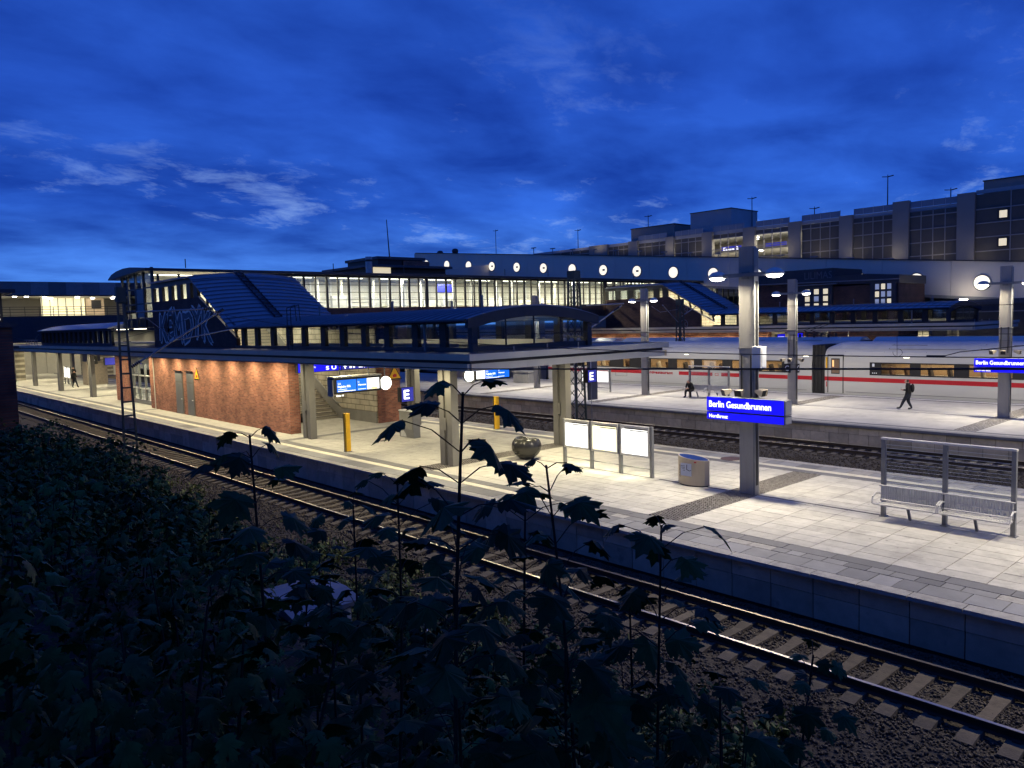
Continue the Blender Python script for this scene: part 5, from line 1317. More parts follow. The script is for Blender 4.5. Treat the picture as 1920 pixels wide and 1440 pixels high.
# ================================================================ far left: street bridge with lit hall, second stair house, pier
hb = thing('street_bridge', 'dark street bridge with a brightly lit hall at the far left', 'bridge', (20, 116, 0))
MB().box(-40, 44, 115, 116, 4.6, 7.95).build('girder', 'navy', hb); MB().box(-40, 44, 116, 132, 7.2, 7.9).build('deck', 'concrete', hb)
x = -10
while x < 36: MB().box(x+.01, x+1.99, 114.9, 115.5, 10.62, 12.3).build('fascia_panel', 'slab_grey', hb); x += 2.0
MB().box(-40, 44, 115.5, 131, 10.75, 11.1).build('hall_ceiling', 'cream', hb); MB().box(-40, 44, 114.88, 115.3, 10.45, 10.61).build('fascia_foot', 'black', hb)
MB().box(-40, 44, 131, 131.4, 7.9, 10.75).build('hall_wall', 'garage_wall', hb)
MB().box(25.5, 31.0, 127, 127.4, 7.9, 10.7).build('shop_front', 'window_warm', hb)
for k in range(6): MB().box(25.5+k*1.0, 25.58+k*1.0, 126.9, 126.98, 7.9, 10.7).build('shop_mullion', 'steel', hb)
MB().box(31.2, 33.6, 127, 127.4, 7.9, 10.7).build('shop_front', 'orange_wood', hb)
MB().box(31.9, 33.2, 126.9, 126.99, 9.2, 10.4).build('shop_window', 'black', hb)
MB().box(33.7, 34.1, 115.3, 116.0, 7.9, 10.7).build('pillar', 'slab_dark', hb)
for z in (8.1, 8.45, 8.8, 9.1): MB().tube((-40, 115.1, z), (44, 115.1, z), .035, 5).build('railing_bar', 'navy', hb)
x = 18
while x < 40: MB().box(x-.03, x+.03, 115.07, 115.13, 7.9, 9.1).build('railing_post', 'navy', hb); x += 1.6
rr = random.Random(9)
for k in range(14): 
    x = 17+k*1.35; y = rr.choice((117.5, 120, 123, 126)); MB().lathe([(.05, .05), (.28, 0), (.2, -.10)], (x, y, 10.66), 10).build('hall_lamp', 'lamp_white', hb)
for x in (18, 24, 30, 36): light('AREA', hb, (x, 121, 10.6), 420, (1, .92, .70), 3.0, spread=R(180))
bx = thing('stair_house', 'low stair house with narrow lit windows on the canopy at the far left', 'building', (21.6, 80, 4.5))
MB().box(18.4, 18.6, 68, 93, 4.51, 4.72).build('sill', 'navy', bx); MB().box(18.36, 18.62, 68, 93, 5.72, 5.95).build('eave', 'navy', bx)
y = 68.2
while y < 93: MB().box(18.42, 18.62, y, y+.62, 4.72, 5.72).build('post', 'black', bx); y += 1.62
MB().box(18.5, 18.515, 68, 93, 4.72, 5.72).build('window_pane', 'glass', bx)
MB().box(23.5, 23.6, 68, 93, 4.72, 5.72).build('inner_wall', 'cream', bx)
MB().prism([(x_, z_) for x_, z_ in arc_profile(18.1, 25.2, 5.95, .55)]+[(25.2, 5.9), (18.1, 5.9)], 'y', 68, 93).build('roof', 'roof_metal', bx)
for y in (71, 76, 81, 86, 91): MB().box(21, 22, y-.05, y+.05, 5.80, 5.85).build('lamp_strip', 'lamp_soft', bx); light('AREA', bx, (21.5, y, 5.78), 40, (1, .88, .6), .9, spread=R(170))
MB().path([(18.3, 96, 4.55), (18.3, 95, 5.2), (18.3, 93.5, 5.6)], .03, 5).path([(18.3, 101, 5.0), (18.3, 94, 5.0)], .03, 5).build('hand_rail', 'steel', bx)
for k in range(5): MB().tube((18.3, 94.5+k*1.3, 4.5), (18.3, 94.5+k*1.3, 5.0), .03, 5).build('rail_post', 'steel', bx)
pr = thing('brick_pier', 'dark brick pier cut off by the left picture edge', 'wall', (9, 56, -1))
MB().box(6.2, 9.05, 53.0, 58.0, -1.3, 6.05).build('shaft', 'brick_dark_y', pr); MB().box(6.0, 9.2, 52.8, 58.2, 6.05, 6.35).build('cap', 'navy', pr)
MB().box(6.2, 9.9, 60.6, 66, 5.6, 8.35).build('kiosk', 'black', pr); MB().box(5.8, 10.6, 60.0, 66.5, 8.35, 8.6).build('kiosk_roof', 'navy', pr)
for k in range(4): MB().box(8.3, 9.7, 60.5, 60.58, 6.6+k*.32, 6.72+k*.32).build('kiosk_lamp', 'lamp_soft', pr)

# cluster of roofs, chimney and aerial behind the footbridge
sb = thing('control_building', 'dark flat-roofed building with a flagpole behind the footbridge', 'building', (57, 88, 0))
MB().box(54.2, 66, 86, 96, 0, 12.3).build('block', 'navy', sb); MB().box(53.2, 66.4, 85, 97, 12.9, 13.2).build('roof', 'roof_dark', sb)
MB().box(54.4, 57.0, 85.9, 86.0, 12.0, 12.9).build('lit_window', 'window_warm', sb); MB().box(54.2, 66, 86.1, 96, 12.3, 12.9).build('attic', 'black', sb)
MB().box(55.5, 62.5, 86.5, 94, 13.2, 14.0).build('roof_house', 'black', sb); MB().box(59.3, 63.5, 86.3, 94, 13.0, 13.9).build('brick_strip', 'brick_x', sb); MB().box(55.2, 62.8, 86.2, 94.2, 14.0, 14.35).build('roof_house_cap', 'roof_dark', sb)
MB().tube((57.3, 86.5, 14.3), (57.05, 86.5, 19.1), .09, 6, .05).build('flagpole', 'navy', sb)
ch = thing('chimney', 'short round metal chimney beside the dark flat-roofed building', 'chimney', (53.2, 85, 8))
MB().tube((53.2, 85, 8), (53.2, 85, 14.1), .42, 18).build('flue', 'galvanised', ch); MB().tube((53.2, 85, 13.5), (53.2, 85, 13.75), .44, 18).build('flue_band', 'black', ch)
rw = MB().prism([(61, 12.2), (85, 15.0), (85, 12.9), (61, 11.0)], 'y', 99, 100); tag(rw.build('ramp_wall', 'beige_wall', None), 'pale wedge of wall left of the ramp, behind the footbridge', 'wall')

# farthest platform: displays and signs under its canopy
def far_disp(x, y, label):
    t = thing('train_display', label, 'display', (x, y, 2.6)); MB().box(x, x+2.3, y, y+.5, 2.75, 3.4).build('housing', 'white_paint', t); MB().box(x+.9, x+2.25, y-.012, y-.001, 2.8, 3.35).build('screen', 'screen_blue', t); MB().box(x+.05, x+.88, y-.012, y-.001, 2.8, 3.35).build('screen', 'screen_white', t)
    mb = MB(); put_text(mb, 'S1', (x+1.0, y-.018, 3.12), FY[0], .12, None); mb.box(x+1.0, x+2.0, y-.018, y-.014, 2.95, 3.02); mb.build('screen_text', 'sign_text', t)
    MB().tube((x+1, y+.2, 3.4), (x+1, y+.2, 4.02), .03).build('hanger', 'steel', t)
far_disp(64.7, 29.9, 'small lit display farthest right under the distant canopy'); far_disp(72.5, 40, 'small lit display above the express train roof near the coupling')
fs_ = thing('direction_sign', 'small blue sign beside the lit brick under the distant canopy', 'sign', (67.4, 37.5, 3.2)); MB().box(67.0, 72.0, 37.4, 37.6, 2.9, 3.7).build('box', 'navy', fs_); MB().box(67.1, 69.4, 37.385, 37.399, 2.95, 3.65).build('lit_face', 'sign_blue', fs_); MB().box(70.2, 71.8, 37.385, 37.399, 2.95, 3.65).build('lit_face', 'sign_blue', fs_)
mb = MB(); put_text(mb, 'Ausgang', (67.2, 37.38, 3.35), FY[0], .16, 1.0); mb.box(67.2, 68.6, 37.375, 37.38, 3.05, 3.15); mb.build('lettering', 'sign_text', fs_)
# nearest platform, left end under the canopy
dd = thing('letter_sign', 'black sign with white letter D hanging far left under the canopy', 'sign', (22, 88, 3)); MB().box(20.4, 21.3, 84, 84.2, 2.55, 3.35).build('box', 'black', dd)
mb = MB(); put_text(mb, 'D', (20.62, 83.985, 2.68), FY[0], .52, .4, bold=.01); mb.build('letter', 'sign_text', dd); MB().tube((20.8, 84.1, 3.35), (20.8, 84.1, 4.02), .03).build('hanger', 'steel', dd)
nl = thing('direction_sign', 'blue hanging direction sign left of the ladder-like mast', 'sign', (20, 70, 3.2)); MB().box(19.3, 21.4, 74, 74.3, 2.75, 3.45).build('box', 'navy', nl); MB().box(19.35, 21.35, 73.985, 73.999, 2.8, 3.4).build('lit_face', 'sign_blue_dim', nl)
MB().box(21.7, 24.6, 73.0, 73.3, 2.75, 3.75).build('box', 'navy', nl); MB().box(21.75, 24.5, 72.985, 72.999, 2.8, 3.7).build('lit_face', 'sign_blue', nl)
mb = MB(); mb.box(22.0, 23.8, 72.975, 72.98, 3.0, 3.1); mb.box(22.0, 23.4, 72.975, 72.98, 3.2, 3.28); mb.box(23.2, 24.4, 72.975, 72.98, 3.42, 3.66); mb.build('lettering', 'sign_text', nl); MB().tube((20.4, 74.15, 3.45), (20.4, 74.15, 4.02), .03).tube((23, 73.15, 3.75), (23, 73.15, 4.02), .03).build('hanger', 'steel', nl)
posters(21.5, 73.5, 1, 1.3, 'single glowing poster case on the nearest platform far left', 4, h=2.1)
posters(21.6, 96, 2, 1.4, 'pair of glowing poster cases deep under the canopy far left', 4, h=2.0)
wm = MB().box(22.5, 24.5, 93, 95, 0, 2.4).box(22.4, 24.6, 92.9, 95.1, 2.4, 2.5); tag(wm.build('kiosk', 'plywood'), 'small kiosk deep under the canopy at the far left', 'kiosk')
tag(MB().box(19.2, 20.2, 112, 116, 0, 4).build('support_wall', 'tile_y'), 'pale tiled wall at the far left end of the platform', 'wall')
tag(MB().box(48, 49.2, 51, 53, 0, .95).box(47.9, 49.3, 50.9, 53.1, .95, 1.05).build('platform_box', 'cabinet'), 'low grey box on the second platform seen beside the far display', 'box')
tag(MB().box(50, 51.5, 62, 66, 0, 3.2).box(49.9, 51.6, 61.9, 66.1, 3.2, 3.35).build('lit_kiosk', 'orange_wood'), 'orange kiosk deep on the second platform under the footbridge', 'kiosk')

# pale trackside cabinet half hidden in the bushes
zc = emb(6.7, 13.4)
tc_ = thing('trackside_cabinet', 'pale trackside cabinet half hidden by leaves below the photographer', 'cabinet', (6.7, 13.4, zc))
MB().box(6.15, 7.25, 12.7, 14.3, -1, .42).build('body', 'cabinet_pale', tc_)
MB().prism([(12.55, .42), (14.45, .42), (14.45, .50), (13.9, .62), (13.1, .62), (12.55, .50)], 'x', 6.0, 7.4).build('lid', 'cabinet_pale', tc_)
MB().box(6.10, 6.148, 12.8, 13.45, -.8, .36).box(6.10, 6.148, 13.52, 14.2, -.8, .36).build('door', 'cabinet_pale', tc_); MB().box(6.2, 7.2, 12.65, 12.698, -.8, .36).build('louvre_panel', 'label_white', tc_)
pl = MB().hexa([(8.2, 12.3, emb(8.2, 12.3)+.35), (8.4, 12.3, emb(8.2, 12.3)+.35), (8.55, 11.0, emb(8.5, 11)+.25), (8.35, 11.0, emb(8.5, 11)+.25), (8.2, 12.3, emb(8.2, 12.3)+.39), (8.4, 12.3, emb(8.2, 12.3)+.39), (8.55, 11.0, emb(8.5, 11)+.29), (8.35, 11.0, emb(8.5, 11)+.29)])
tag(pl.build('loose_board', 'label_white'), 'pale loose board lying in the bushes right of the pale cabinet', 'board')

# cream wall and lamps added to brighten the view below the street bridge
uw = thing('added_back_wall', 'pale lit wall added to brighten the view under the street bridge at the far left', 'wall', (35, 131, 0))
for k in range(14): MB().box(4+k*4.5+.02, 8.5+k*4.5-.02, 131.5, 131.9, -1.0, 7.1).build('wall_panel', 'cream' if k % 3 else 'tile_y', uw)
for x in (22, 30, 38, 46): light('AREA', uw, (x, 124, 6.9), 420, (1, .88, .60), 2.0, spread=R(175)); MB().box(x-1, x+1, 123.9, 124.1, 6.95, 7.05).build('lamp_strip', 'lamp_soft', uw)
for x in (28.5, 34, 40): tag(MB().box(x-.4, x+.4, 118, 119, -1, 7.1).build('bridge_column', 'concrete'), {28.5: 'leftmost concrete column under the street bridge', 34: 'middle concrete column under the street bridge', 40: 'rightmost concrete column under the street bridge'}[x], 'column')
# ================================================================ people
def skin_mesh(joints, edges, root, name):
    me = bpy.data.meshes.new(name); keys = list(joints); ix = {k: i for i, k in enumerate(keys)}
    me.from_pydata([joints[k][0] for k in keys], [(ix[a], ix[b]) for a, b in edges], []); o = bpy.data.objects.new(name, me); C.objects.link(o)
    md = o.modifiers.new('skin', 'SKIN'); md.use_smooth_shade = True; o.modifiers.new('sub', 'SUBSURF').levels = 1
    o.modifiers['sub'].render_levels = 1
    for i, k in enumerate(keys):
        sv = me.skin_vertices[0].data[i]; r = joints[k][1]; q = 1.42 if not k[:2] in ('Lf', 'Rf', 'Lt', 'Rt') else 1.0; sv.radius = (r*q, r*q) if isinstance(r, (int, float)) else (r[0]*q, r[1]*q); sv.use_root = (k == root)
    bpy.context.view_layer.update()
    m2 = bpy.data.meshes.new_from_object(o.evaluated_get(bpy.context.evaluated_depsgraph_get())); bpy.data.objects.remove(o); bpy.data.meshes.remove(me)
    return m2
def add_hand(J, E, w, d, side, tag_, up=Vector((0, 0, 1))):
    d = Vector(d).normalized(); a = d.cross(up).normalized()*side; wv = Vector(w)
    J[tag_+'p'] = (wv+d*.05, .026); E.append((tag_+'w', tag_+'p'))
    for i, (o, L) in enumerate(((-.027, .062), (-.009, .072), (.009, .068), (.027, .054))):
        b = wv+d*.09+a*o; J[f'{tag_}f{i}a'] = (b, .009); J[f'{tag_}f{i}b'] = (b+d*L*.55-up*.012, .008); J[f'{tag_}f{i}c'] = (b+d*L*.8-up*.04, .007)
        E += [(tag_+'p', f'{tag_}f{i}a'), (f'{tag_}f{i}a', f'{tag_}f{i}b'), (f'{tag_}f{i}b', f'{tag_}f{i}c')]
    J[tag_+'t'] = (wv+d*.055+a*.05+up*.01, .009); E.append((tag_+'p', tag_+'t'))
def assign(me, rules, default):
    mats_ = [default]+[m_ for m_, _ in rules]
    me.materials.clear()
    for m_ in mats_: me.materials.append(MATS[m_])
    for p in me.polygons:
        p.use_smooth = True; c = p.center; p.material_index = 0
        for i, (_, f) in enumerate(rules):
            if f(c): p.material_index = i+1; break
def person_walk():      # faces +Y
    J = {'pel': ((0, 0, .93), (.165, .115)), 'abd': ((0, .0, 1.10), (.155, .11)), 'che': ((0, .03, 1.32), (.19, .125)), 'nec': ((0, .05, 1.50), .062), 'hd0': ((0, .085, 1.60), (.072, .088)), 'hd1': ((0, .09, 1.71), (.070, .085)),
         'shL': ((-.19, .02, 1.42), .066), 'elL': ((-.24, .02, 1.13), .048), 'Lw': ((-.17, .26, 1.12), .033), 'shR': ((.19, .02, 1.42), .066), 'elR': ((.24, -.06, 1.13), .048), 'Rw': ((.25, .02, .88), .033),
         'hpL': ((-.09, .0, .88), .105), 'knL': ((-.10, .23, .50), .066), 'anL': ((-.10, .40, .10), .045), 'toL': ((-.10, .60, .085), .036),
         'hpR': ((.09, -.0, .88), .105), 'knR': ((.10, .03, .48), .066), 'anR': ((.10, -.17, .09), .045), 'toR': ((.10, .05, .035), .036)}
    E = [('pel', 'abd'), ('abd', 'che'), ('che', 'nec'), ('nec', 'hd0'), ('hd0', 'hd1'), ('che', 'shL'), ('shL', 'elL'), ('elL', 'Lw'), ('che', 'shR'), ('shR', 'elR'), ('elR', 'Rw'), ('pel', 'hpL'), ('hpL', 'knL'), ('knL', 'anL'), ('anL', 'toL'), ('pel', 'hpR'), ('hpR', 'knR'), ('knR', 'anR'), ('anR', 'toR')]
    add_hand(J, E, J['Lw'][0], (.15, 1, .15), -1, 'L'); add_hand(J, E, J['Rw'][0], (0, .15, -1), 1, 'R', Vector((0, 1, 0)))
    me = skin_mesh(J, E, 'pel', 'body')
    assign(me, [('hair', lambda c: c.z > 1.70 or (c.z > 1.57 and c.y < .06)), ('skin', lambda c: c.z > 1.52), ('skin', lambda c: (c.y > .245 and 1.0 < c.z < 1.3) or (c.x > .19 and c.z < .87 and c.z > .7)), ('shoe', lambda c: c.z < .11 or (c.y > .42 and c.z < .16)), ('cloth_jeans', lambda c: c.z < .90)], 'cloth_black')
    return me
def person_sit():       # faces -X, seat at 0.45
    J = {'pel': ((0, 0, .55), (.165, .12)), 'abd': ((-.10, 0, .72), (.15, .115)), 'che': ((-.24, 0, .92), (.18, .12)), 'nec': ((-.36, 0, 1.04), .06), 'hd0': ((-.42, 0, 1.10), (.075, .085)), 'hd1': ((-.46, 0, 1.20), (.07, .085)),
         'shL': ((-.27, -.18, .98), .064), 'elL': ((-.36, -.22, .72), .048), 'Lw': ((-.52, -.08, .66), .033), 'shR': ((-.27, .18, .98), .064), 'elR': ((-.36, .22, .72), .048), 'Rw': ((-.52, .08, .66), .033),
         'hpL': ((-.04, -.10, .53), .10), 'knL': ((-.46, -.18, .50), .066), 'anL': ((-.46, -.22, .09), .045), 'toL': ((-.66, -.24, .035), .036), 'hpR': ((-.04, .10, .53), .10), 'knR': ((-.46, .18, .50), .066), 'anR': ((-.44, .22, .09), .045), 'toR': ((-.64, .26, .035), .036)}
    E = [('pel', 'abd'), ('abd', 'che'), ('che', 'nec'), ('nec', 'hd0'), ('hd0', 'hd1'), ('che', 'shL'), ('shL', 'elL'), ('elL', 'Lw'), ('che', 'shR'), ('shR', 'elR'), ('elR', 'Rw'), ('pel', 'hpL'), ('hpL', 'knL'), ('knL', 'anL'), ('anL', 'toL'), ('pel', 'hpR'), ('hpR', 'knR'), ('knR', 'anR'), ('anR', 'toR')]
    add_hand(J, E, J['Lw'][0], (-.7, .5, -.1), 1, 'L'); add_hand(J, E, J['Rw'][0], (-.7, -.5, -.1), -1, 'R')
    me = skin_mesh(J, E, 'pel', 'body')
    assign(me, [('hair', lambda c: c.z > 1.19 or (c.z > 1.08 and c.x > -.41)), ('skin', lambda c: c.z > 1.03 and c.x < -.36), ('skin', lambda c: c.x < -.50 and .58 < c.z < .8 and abs(c.y) < .12), ('label_white', lambda c: c.z < .03), ('cloth_black', lambda c: c.z < .56)], 'cloth_black')
    return me
pw = thing('person', 'person in dark clothes with backpack walking along the second platform looking at a phone', 'person', (45.87, 17.59, 0))
o = obj_from(person_walk(), 'body', pw, (45.87, 17.59, 0), (0, 0, R(14)))
def rotz(p, a): return Vector((p[0]*math.cos(a)-p[1]*math.sin(a), p[0]*math.sin(a)+p[1]*math.cos(a), p[2]))
bp = bmesh.new(); bmesh.ops.create_uvsphere(bp, u_segments=14, v_segments=10, radius=1)
for v in bp.verts: v.co = (v.co.x*.15, v.co.y*.11-.20, v.co.z*.25+1.22)
me = bpy.data.meshes.new('backpack'); bp.to_mesh(me); bp.free(); me.materials.append(MATS['black_matte']); [setattr(p, 'use_smooth', True) for p in me.polygons]
bpk = obj_from(me, 'backpack', None, (45.87, 17.59, 0), (0, 0, R(14))); tag(bpk, 'black backpack on the back of the walking person', 'backpack')
ph = MB().box(-.205, -.135, .345, .352, 1.12, 1.26); pho = ph.mesh('phone', 'black'); po = obj_from(pho, 'phone', None, (45.87, 17.59, 0), (0, 0, R(14))); tag(po, 'phone held up by the walking person', 'phone')
ps_ = thing('person', 'person in black sitting hunched on the bench of the second platform', 'person', (45.22, 31.62, 0))
obj_from(person_sit(), 'body', ps_, (45.22, 31.62, 0))
# travellers far left under the canopy and a dark figure on the stairs
wm_ = pw.children[0].data
for (x, y, rz, lab) in ((20.6, 90.5, 200, 'distant person in dark clothes under the canopy, left of the letter D sign'), (23.0, 101, 150, 'distant person standing deepest under the canopy at the far left')):
    t = thing('person', lab, 'person', (x, y, 0)); obj_from(wm_, 'body', t, (x, y, 0), (0, 0, R(rz)))
fg = thing('person', 'dark figure with bags at the foot of the stairs, below the train display', 'person', (20.9, 41.6, 0))
obj_from(ps_.children[0].data, 'body', fg, (21.0, 42.75, -.05), (0, 0, R(90)))
def bag(x, y, z, s, lab):
    b = bmesh.new(); bmesh.ops.create_icosphere(b, subdivisions=2, radius=1)
    for v in b.verts: v.co = (x+v.co.x*s*.9+random.uniform(-.02, .02), y+v.co.y*s*.7, z+max(-.85, v.co.z)*s)
    me = bpy.data.meshes.new('bag'); b.to_mesh(me); b.free(); me.materials.append(MATS['black_matte']); o = bpy.data.objects.new('bag', me); C.objects.link(o); tag(o, lab, 'bag')
bag(20.45, 42.3, .26, .30, 'black bag left of the dark figure on the stairs'); bag(21.55, 42.3, .26, .30, 'black bag right of the dark figure on the stairs')

# ================================================================ vegetation
def leaf_mesh(name, material, fold, droop, seed, wid=1.0):
    half = [(0, .0), (.10, -.05), (.30, -.02), (.47, .06), (.40, .14), (.52, .22), (.36, .30), (.48, .44), (.62, .60), (.44, .60), (.36, .70), (.24, .62), (.20, .74), (.26, .84), (.12, .86), (.0, 1.05)]
    r = random.Random(seed); pts = [(x*wid, y) for x, y in half] + [(-x*wid, y) for x, y in half[-2:0:-1]]
    f = lambda x, y: -fold*abs(x) - droop*y*y + r.uniform(-.03, .03)
    vs = [(0, .30, .02)] + [(x, y, f(x, y)) for x, y in pts] + [(0, .72, -droop*.5)]
    n = len(pts); fs = [(0, i+1, (i+1) % n+1) for i in range(n)]
    me = bpy.data.meshes.new(name); me.from_pydata(vs[:-1], [], fs); me.materials.append(MATS[material]); return me
LEAVES = [leaf_mesh('leaf', 'leaf', .25, .30, 1), leaf_mesh('leaf', 'leaf', .40, .45, 2, .9), leaf_mesh('leaf', 'leaf', .10, .55, 3, 1.1), leaf_mesh('leaf', 'leaf', .5, .2, 4, .95)]
LV = [(np.array([v.co[:] for v in m_.vertices]), np.array([p.vertices[:] for p in m_.polygons])) for m_ in LEAVES]
def leaf_rot(out, tilt, roll):      # blade y axis points outward and down
    y = Vector((out.x*math.cos(tilt), out.y*math.cos(tilt), -math.sin(tilt))); side = y.cross(Vector((0, 0, 1))).normalized(); nrm = side.cross(y).normalized()
    side2 = side*math.cos(roll)+nrm*math.sin(roll); n2 = y.cross(side2)*-1
    return Matrix((side2, y, side2.cross(y))).transposed()
def sapling(label, top, base, nodes, lsize, seed, spread=.10, gap=.085):
    r = random.Random(seed); top, base = Vector(top), Vector(base)
    t = thing('maple_sapling', label, 'sapling', tuple(base), 'maple saplings in the foreground')
    bend = Vector((r.uniform(-.03, .03), r.uniform(-.03, .03), 0))*(top-base).length
    P = lambda s: base.lerp(top, s) + bend*math.sin(s*math.pi)
    stm = MB(); n = 10
    for i in range(n): stm.tube(P(i/n), P((i+1)/n), .011*(1-.62*i/n), 6, .011*(1-.62*(i+1)/n), cap=False)
    pet = MB(); ang = r.uniform(0, 3)
    LEN = (top-base).length
    for k in range(nodes):
        s = max(.05, 1-(.012+k*gap*(1+.04*k))/LEN); c = P(s); ang += math.pi/2+r.uniform(-.35, .35); sz = lsize*(.6 if k == 0 else (.85 if k == 1 else 1))
        pairs = 3 if 0 < k < 10 and r.random() < .5 else 2
        for j in range(pairs):
            a = ang+math.pi*j*2/pairs+r.uniform(-.3, .3); out = Vector((math.cos(a), math.sin(a), 0)); L = spread*r.uniform(.7, 1.6)*(.5 if k == 0 else 1)
            e = c + out*L + Vector((0, 0, L*r.uniform(.25, .75))); mid = c.lerp(e, .5)+Vector((0, 0, L*.12))
            pet.tube(c, mid, .0020, 5, cap=False); pet.tube(mid, e, .0016, 5, cap=False)
            M = leaf_rot(out, r.uniform(-.3, .55), r.uniform(-.6, .6)).to_4x4(); M.translation = e - Vector(WLOC[t.name])
            o = bpy.data.objects.new('leaf', r.choice(LEAVES)); C.objects.link(o); o.parent = t; q = sz*r.uniform(.8, 1.2); o.matrix_local = M @ Matrix.Diagonal((q, q, q, 1))
    stm.build('stem', 'bark', t); pet.build('leaf_stalks', 'bark', t)['kind'] = 'stuff'; return t
def ground_below(p): return Vector((p.x, p.y, min(emb(p.x, p.y), p.z-.3)))
def fore(px, py, d, px2, nodes, ls, seed, label, spread=.10):
    top = at_dist(px, py, d); low = at_dist(px2, 1440, d); b = Vector((low.x, low.y, 0)); b.z = emb(b.x, b.y)-.05
    sapling(label, top, b, int(nodes*1.45), ls*.92, seed, spread*1.05, .050+.010*d)
fore(868, 735, 2.15, 895, 15, .125, 21, 'tallest maple sapling with drooping leaves in front of the platform')
fore(1024, 872, 2.6, 1016, 12, .115, 22, 'maple sapling in front of the poster cases, right of the tallest one')
fore(1240, 985, 2.9, 1228, 12, .14, 23, 'maple sapling below the cobbled band of the platform', .11)
fore(468, 815, 3.1, 520, 14, .13, 24, 'maple sapling rising before the red brick wall corner')
fore(1525, 1228, 3.3, 1490, 7, .10, 25, 'small maple sapling standing before the rails at the lower right')
fore(745, 905, 3.4, 690, 13, .13, 26, 'maple sapling left of the tallest one, before the rails')
fore(662, 940, 3.9, 676, 12, .13, 27, 'maple sapling in front of the pale trackside cabinet')
fore(985, 930, 3.0, 960, 13, .13, 28, 'leafy maple sapling directly behind the tallest one')
fore(1180, 1110, 3.2, 1170, 10, .14, 29, 'low broad-leaved maple sapling at the lower middle')
fore(850, 1090, 2.6, 840, 9, .15, 30, 'low maple sapling at the bottom middle of the view')
fore(1060, 1190, 2.5, 1060, 8, .16, 31, 'broad-leaved sapling at the bottom edge, right of the middle')
fore(575, 1040, 4.2, 560, 13, .15, 34, 'maple sapling whose leaves hang over the pale cabinet lid')
fore(620, 1100, 3.6, 640, 10, .15, 35, 'lower sapling just below the pale cabinet')
fore(600, 1030, 4.6, 600, 11, .14, 32, 'slender maple sapling by the left of the pale cabinet')
fore(1350, 1290, 2.9, 1370, 7, .14, 33, 'low sapling at the bottom edge below the second rail')

def crown_plant(name, label, cat, x, y, h, rad, nl, ls, seed, material='leaf_crown', group=None, stems=3):
    r = np.random.default_rng(seed); z0 = emb(x, y) if x < 9.4 else BAL_Z-.1; rp2 = random.Random(seed)
    t = thing(name, label, cat, (x, y, z0-.05), group)
    st = MB(); nodes_ = []
    for k in range(stems):
        a = rp2.uniform(0, 6.28); q = rp2.uniform(.1, .9)*rad; p0 = Vector((x+.1*math.cos(a), y+.1*math.sin(a), z0-.05)); hh = h*rp2.uniform(.75, 1.05); p1 = Vector((x+q*math.cos(a), y+q*math.sin(a), z0+hh))
        m_ = p0.lerp(p1, .5)+Vector((rp2.uniform(-.06, .06), rp2.uniform(-.06, .06), 0))
        st.tube(p0, m_, .014, 5, .010, cap=False); st.tube(m_, p1, .010, 5, .004, cap=False); nodes_.append((p0, m_, p1))
    st.build('stem', 'bark', t)
    V = []; F = []; o = 0
    for i in range(nl):
        p0, m_, p1 = nodes_[r.integers(len(nodes_))]; s = r.random()**.62
        c = p0.lerp(m_, s*2) if s < .5 else m_.lerp(p1, s*2-1); a = r.random()*6.28; L = r.uniform(.05, .30)*min(1, rad*2)
        out = Vector((math.cos(a), math.sin(a), 0)); c = c+out*L+Vector((0, 0, r.uniform(-.02, .12)))
        M = np.array(leaf_rot(out, r.uniform(-.1, .9), r.uniform(-.8, .8))); lv, lf = LV[r.integers(4)]; q = ls*r.uniform(.6, 1.25)
        V.append(lv*q @ M.T + np.array(c)); F.append(lf+o); o += len(lv)
    V = np.concatenate(V)-np.array(WLOC[t.name]); F = np.concatenate(F)
    me = bpy.data.meshes.new('crown'); me.vertices.add(len(V)); me.vertices.foreach_set('co', V.ravel()); me.loops.add(F.size); me.loops.foreach_set('vertex_index', F.ravel().astype(np.int32))
    me.polygons.add(len(F)); me.polygons.foreach_set('loop_start', np.arange(0, F.size, 3)); me.polygons.foreach_set('loop_total', np.full(len(F), 3)); me.update(); me.materials.append(MATS[material])
    oc = bpy.data.objects.new('crown', me); C.objects.link(oc); oc.parent = t; oc['kind'] = 'stuff'
    return t
rv = random.Random(77)
BOUND = [(-900, 740), (0, 775), (200, 800), (330, 860), (470, 960), (620, 1035), (760, 1085), (900, 1110), (1150, 1180), (1300, 1240), (1420, 1340), (1500, 1445), (2500, 2600)]
def to_px(p):
    v = Vector(p)-Vector((0, 0, CAM_H)); d = v.dot(FW); return 960+F_PX*v.dot(RT)/d, 720-F_PX*v.dot(UP)/d, d
def bound(px):
    for (a, b), (c, d) in zip(BOUND, BOUND[1:]):
        if a <= px <= c: return b+(d-b)*(px-a)/(c-a)
    return 740
spots = []
for _ in range(9000):
    if len(spots) >= 165: break
    y = 2.2+rv.random()**1.5*54; x = rv.uniform(.5, 8.7); h = rv.uniform(.7, 1.7) + (.8 if y > 22 else 0)
    px, py, d = to_px((x, y, emb(x, y)+h))
    if d < 2.2 or px < -500 or px > 1650 or py > 1800: continue
    if py < bound(px)+rv.uniform(-10, 25): continue
    if 470 < px < 670 and py < 1230 and d < 15: continue
    if any((x-a)**2+(y-b)**2 < (.42+.013*y)**2 for a, b, _ in spots): continue
    spots.append((x, y, h))
for i, (x, y, hmax) in enumerate(spots):
    crown_plant('maple_bush', 'dark maple bush in the thicket covering the embankment', 'bush', x, y, hmax, rv.uniform(.35, .7), int(rv.uniform(110, 190)), rv.uniform(.07, .115) if y < 15 else rv.uniform(.09, .14), 100+i, group='thicket of dark bushes')
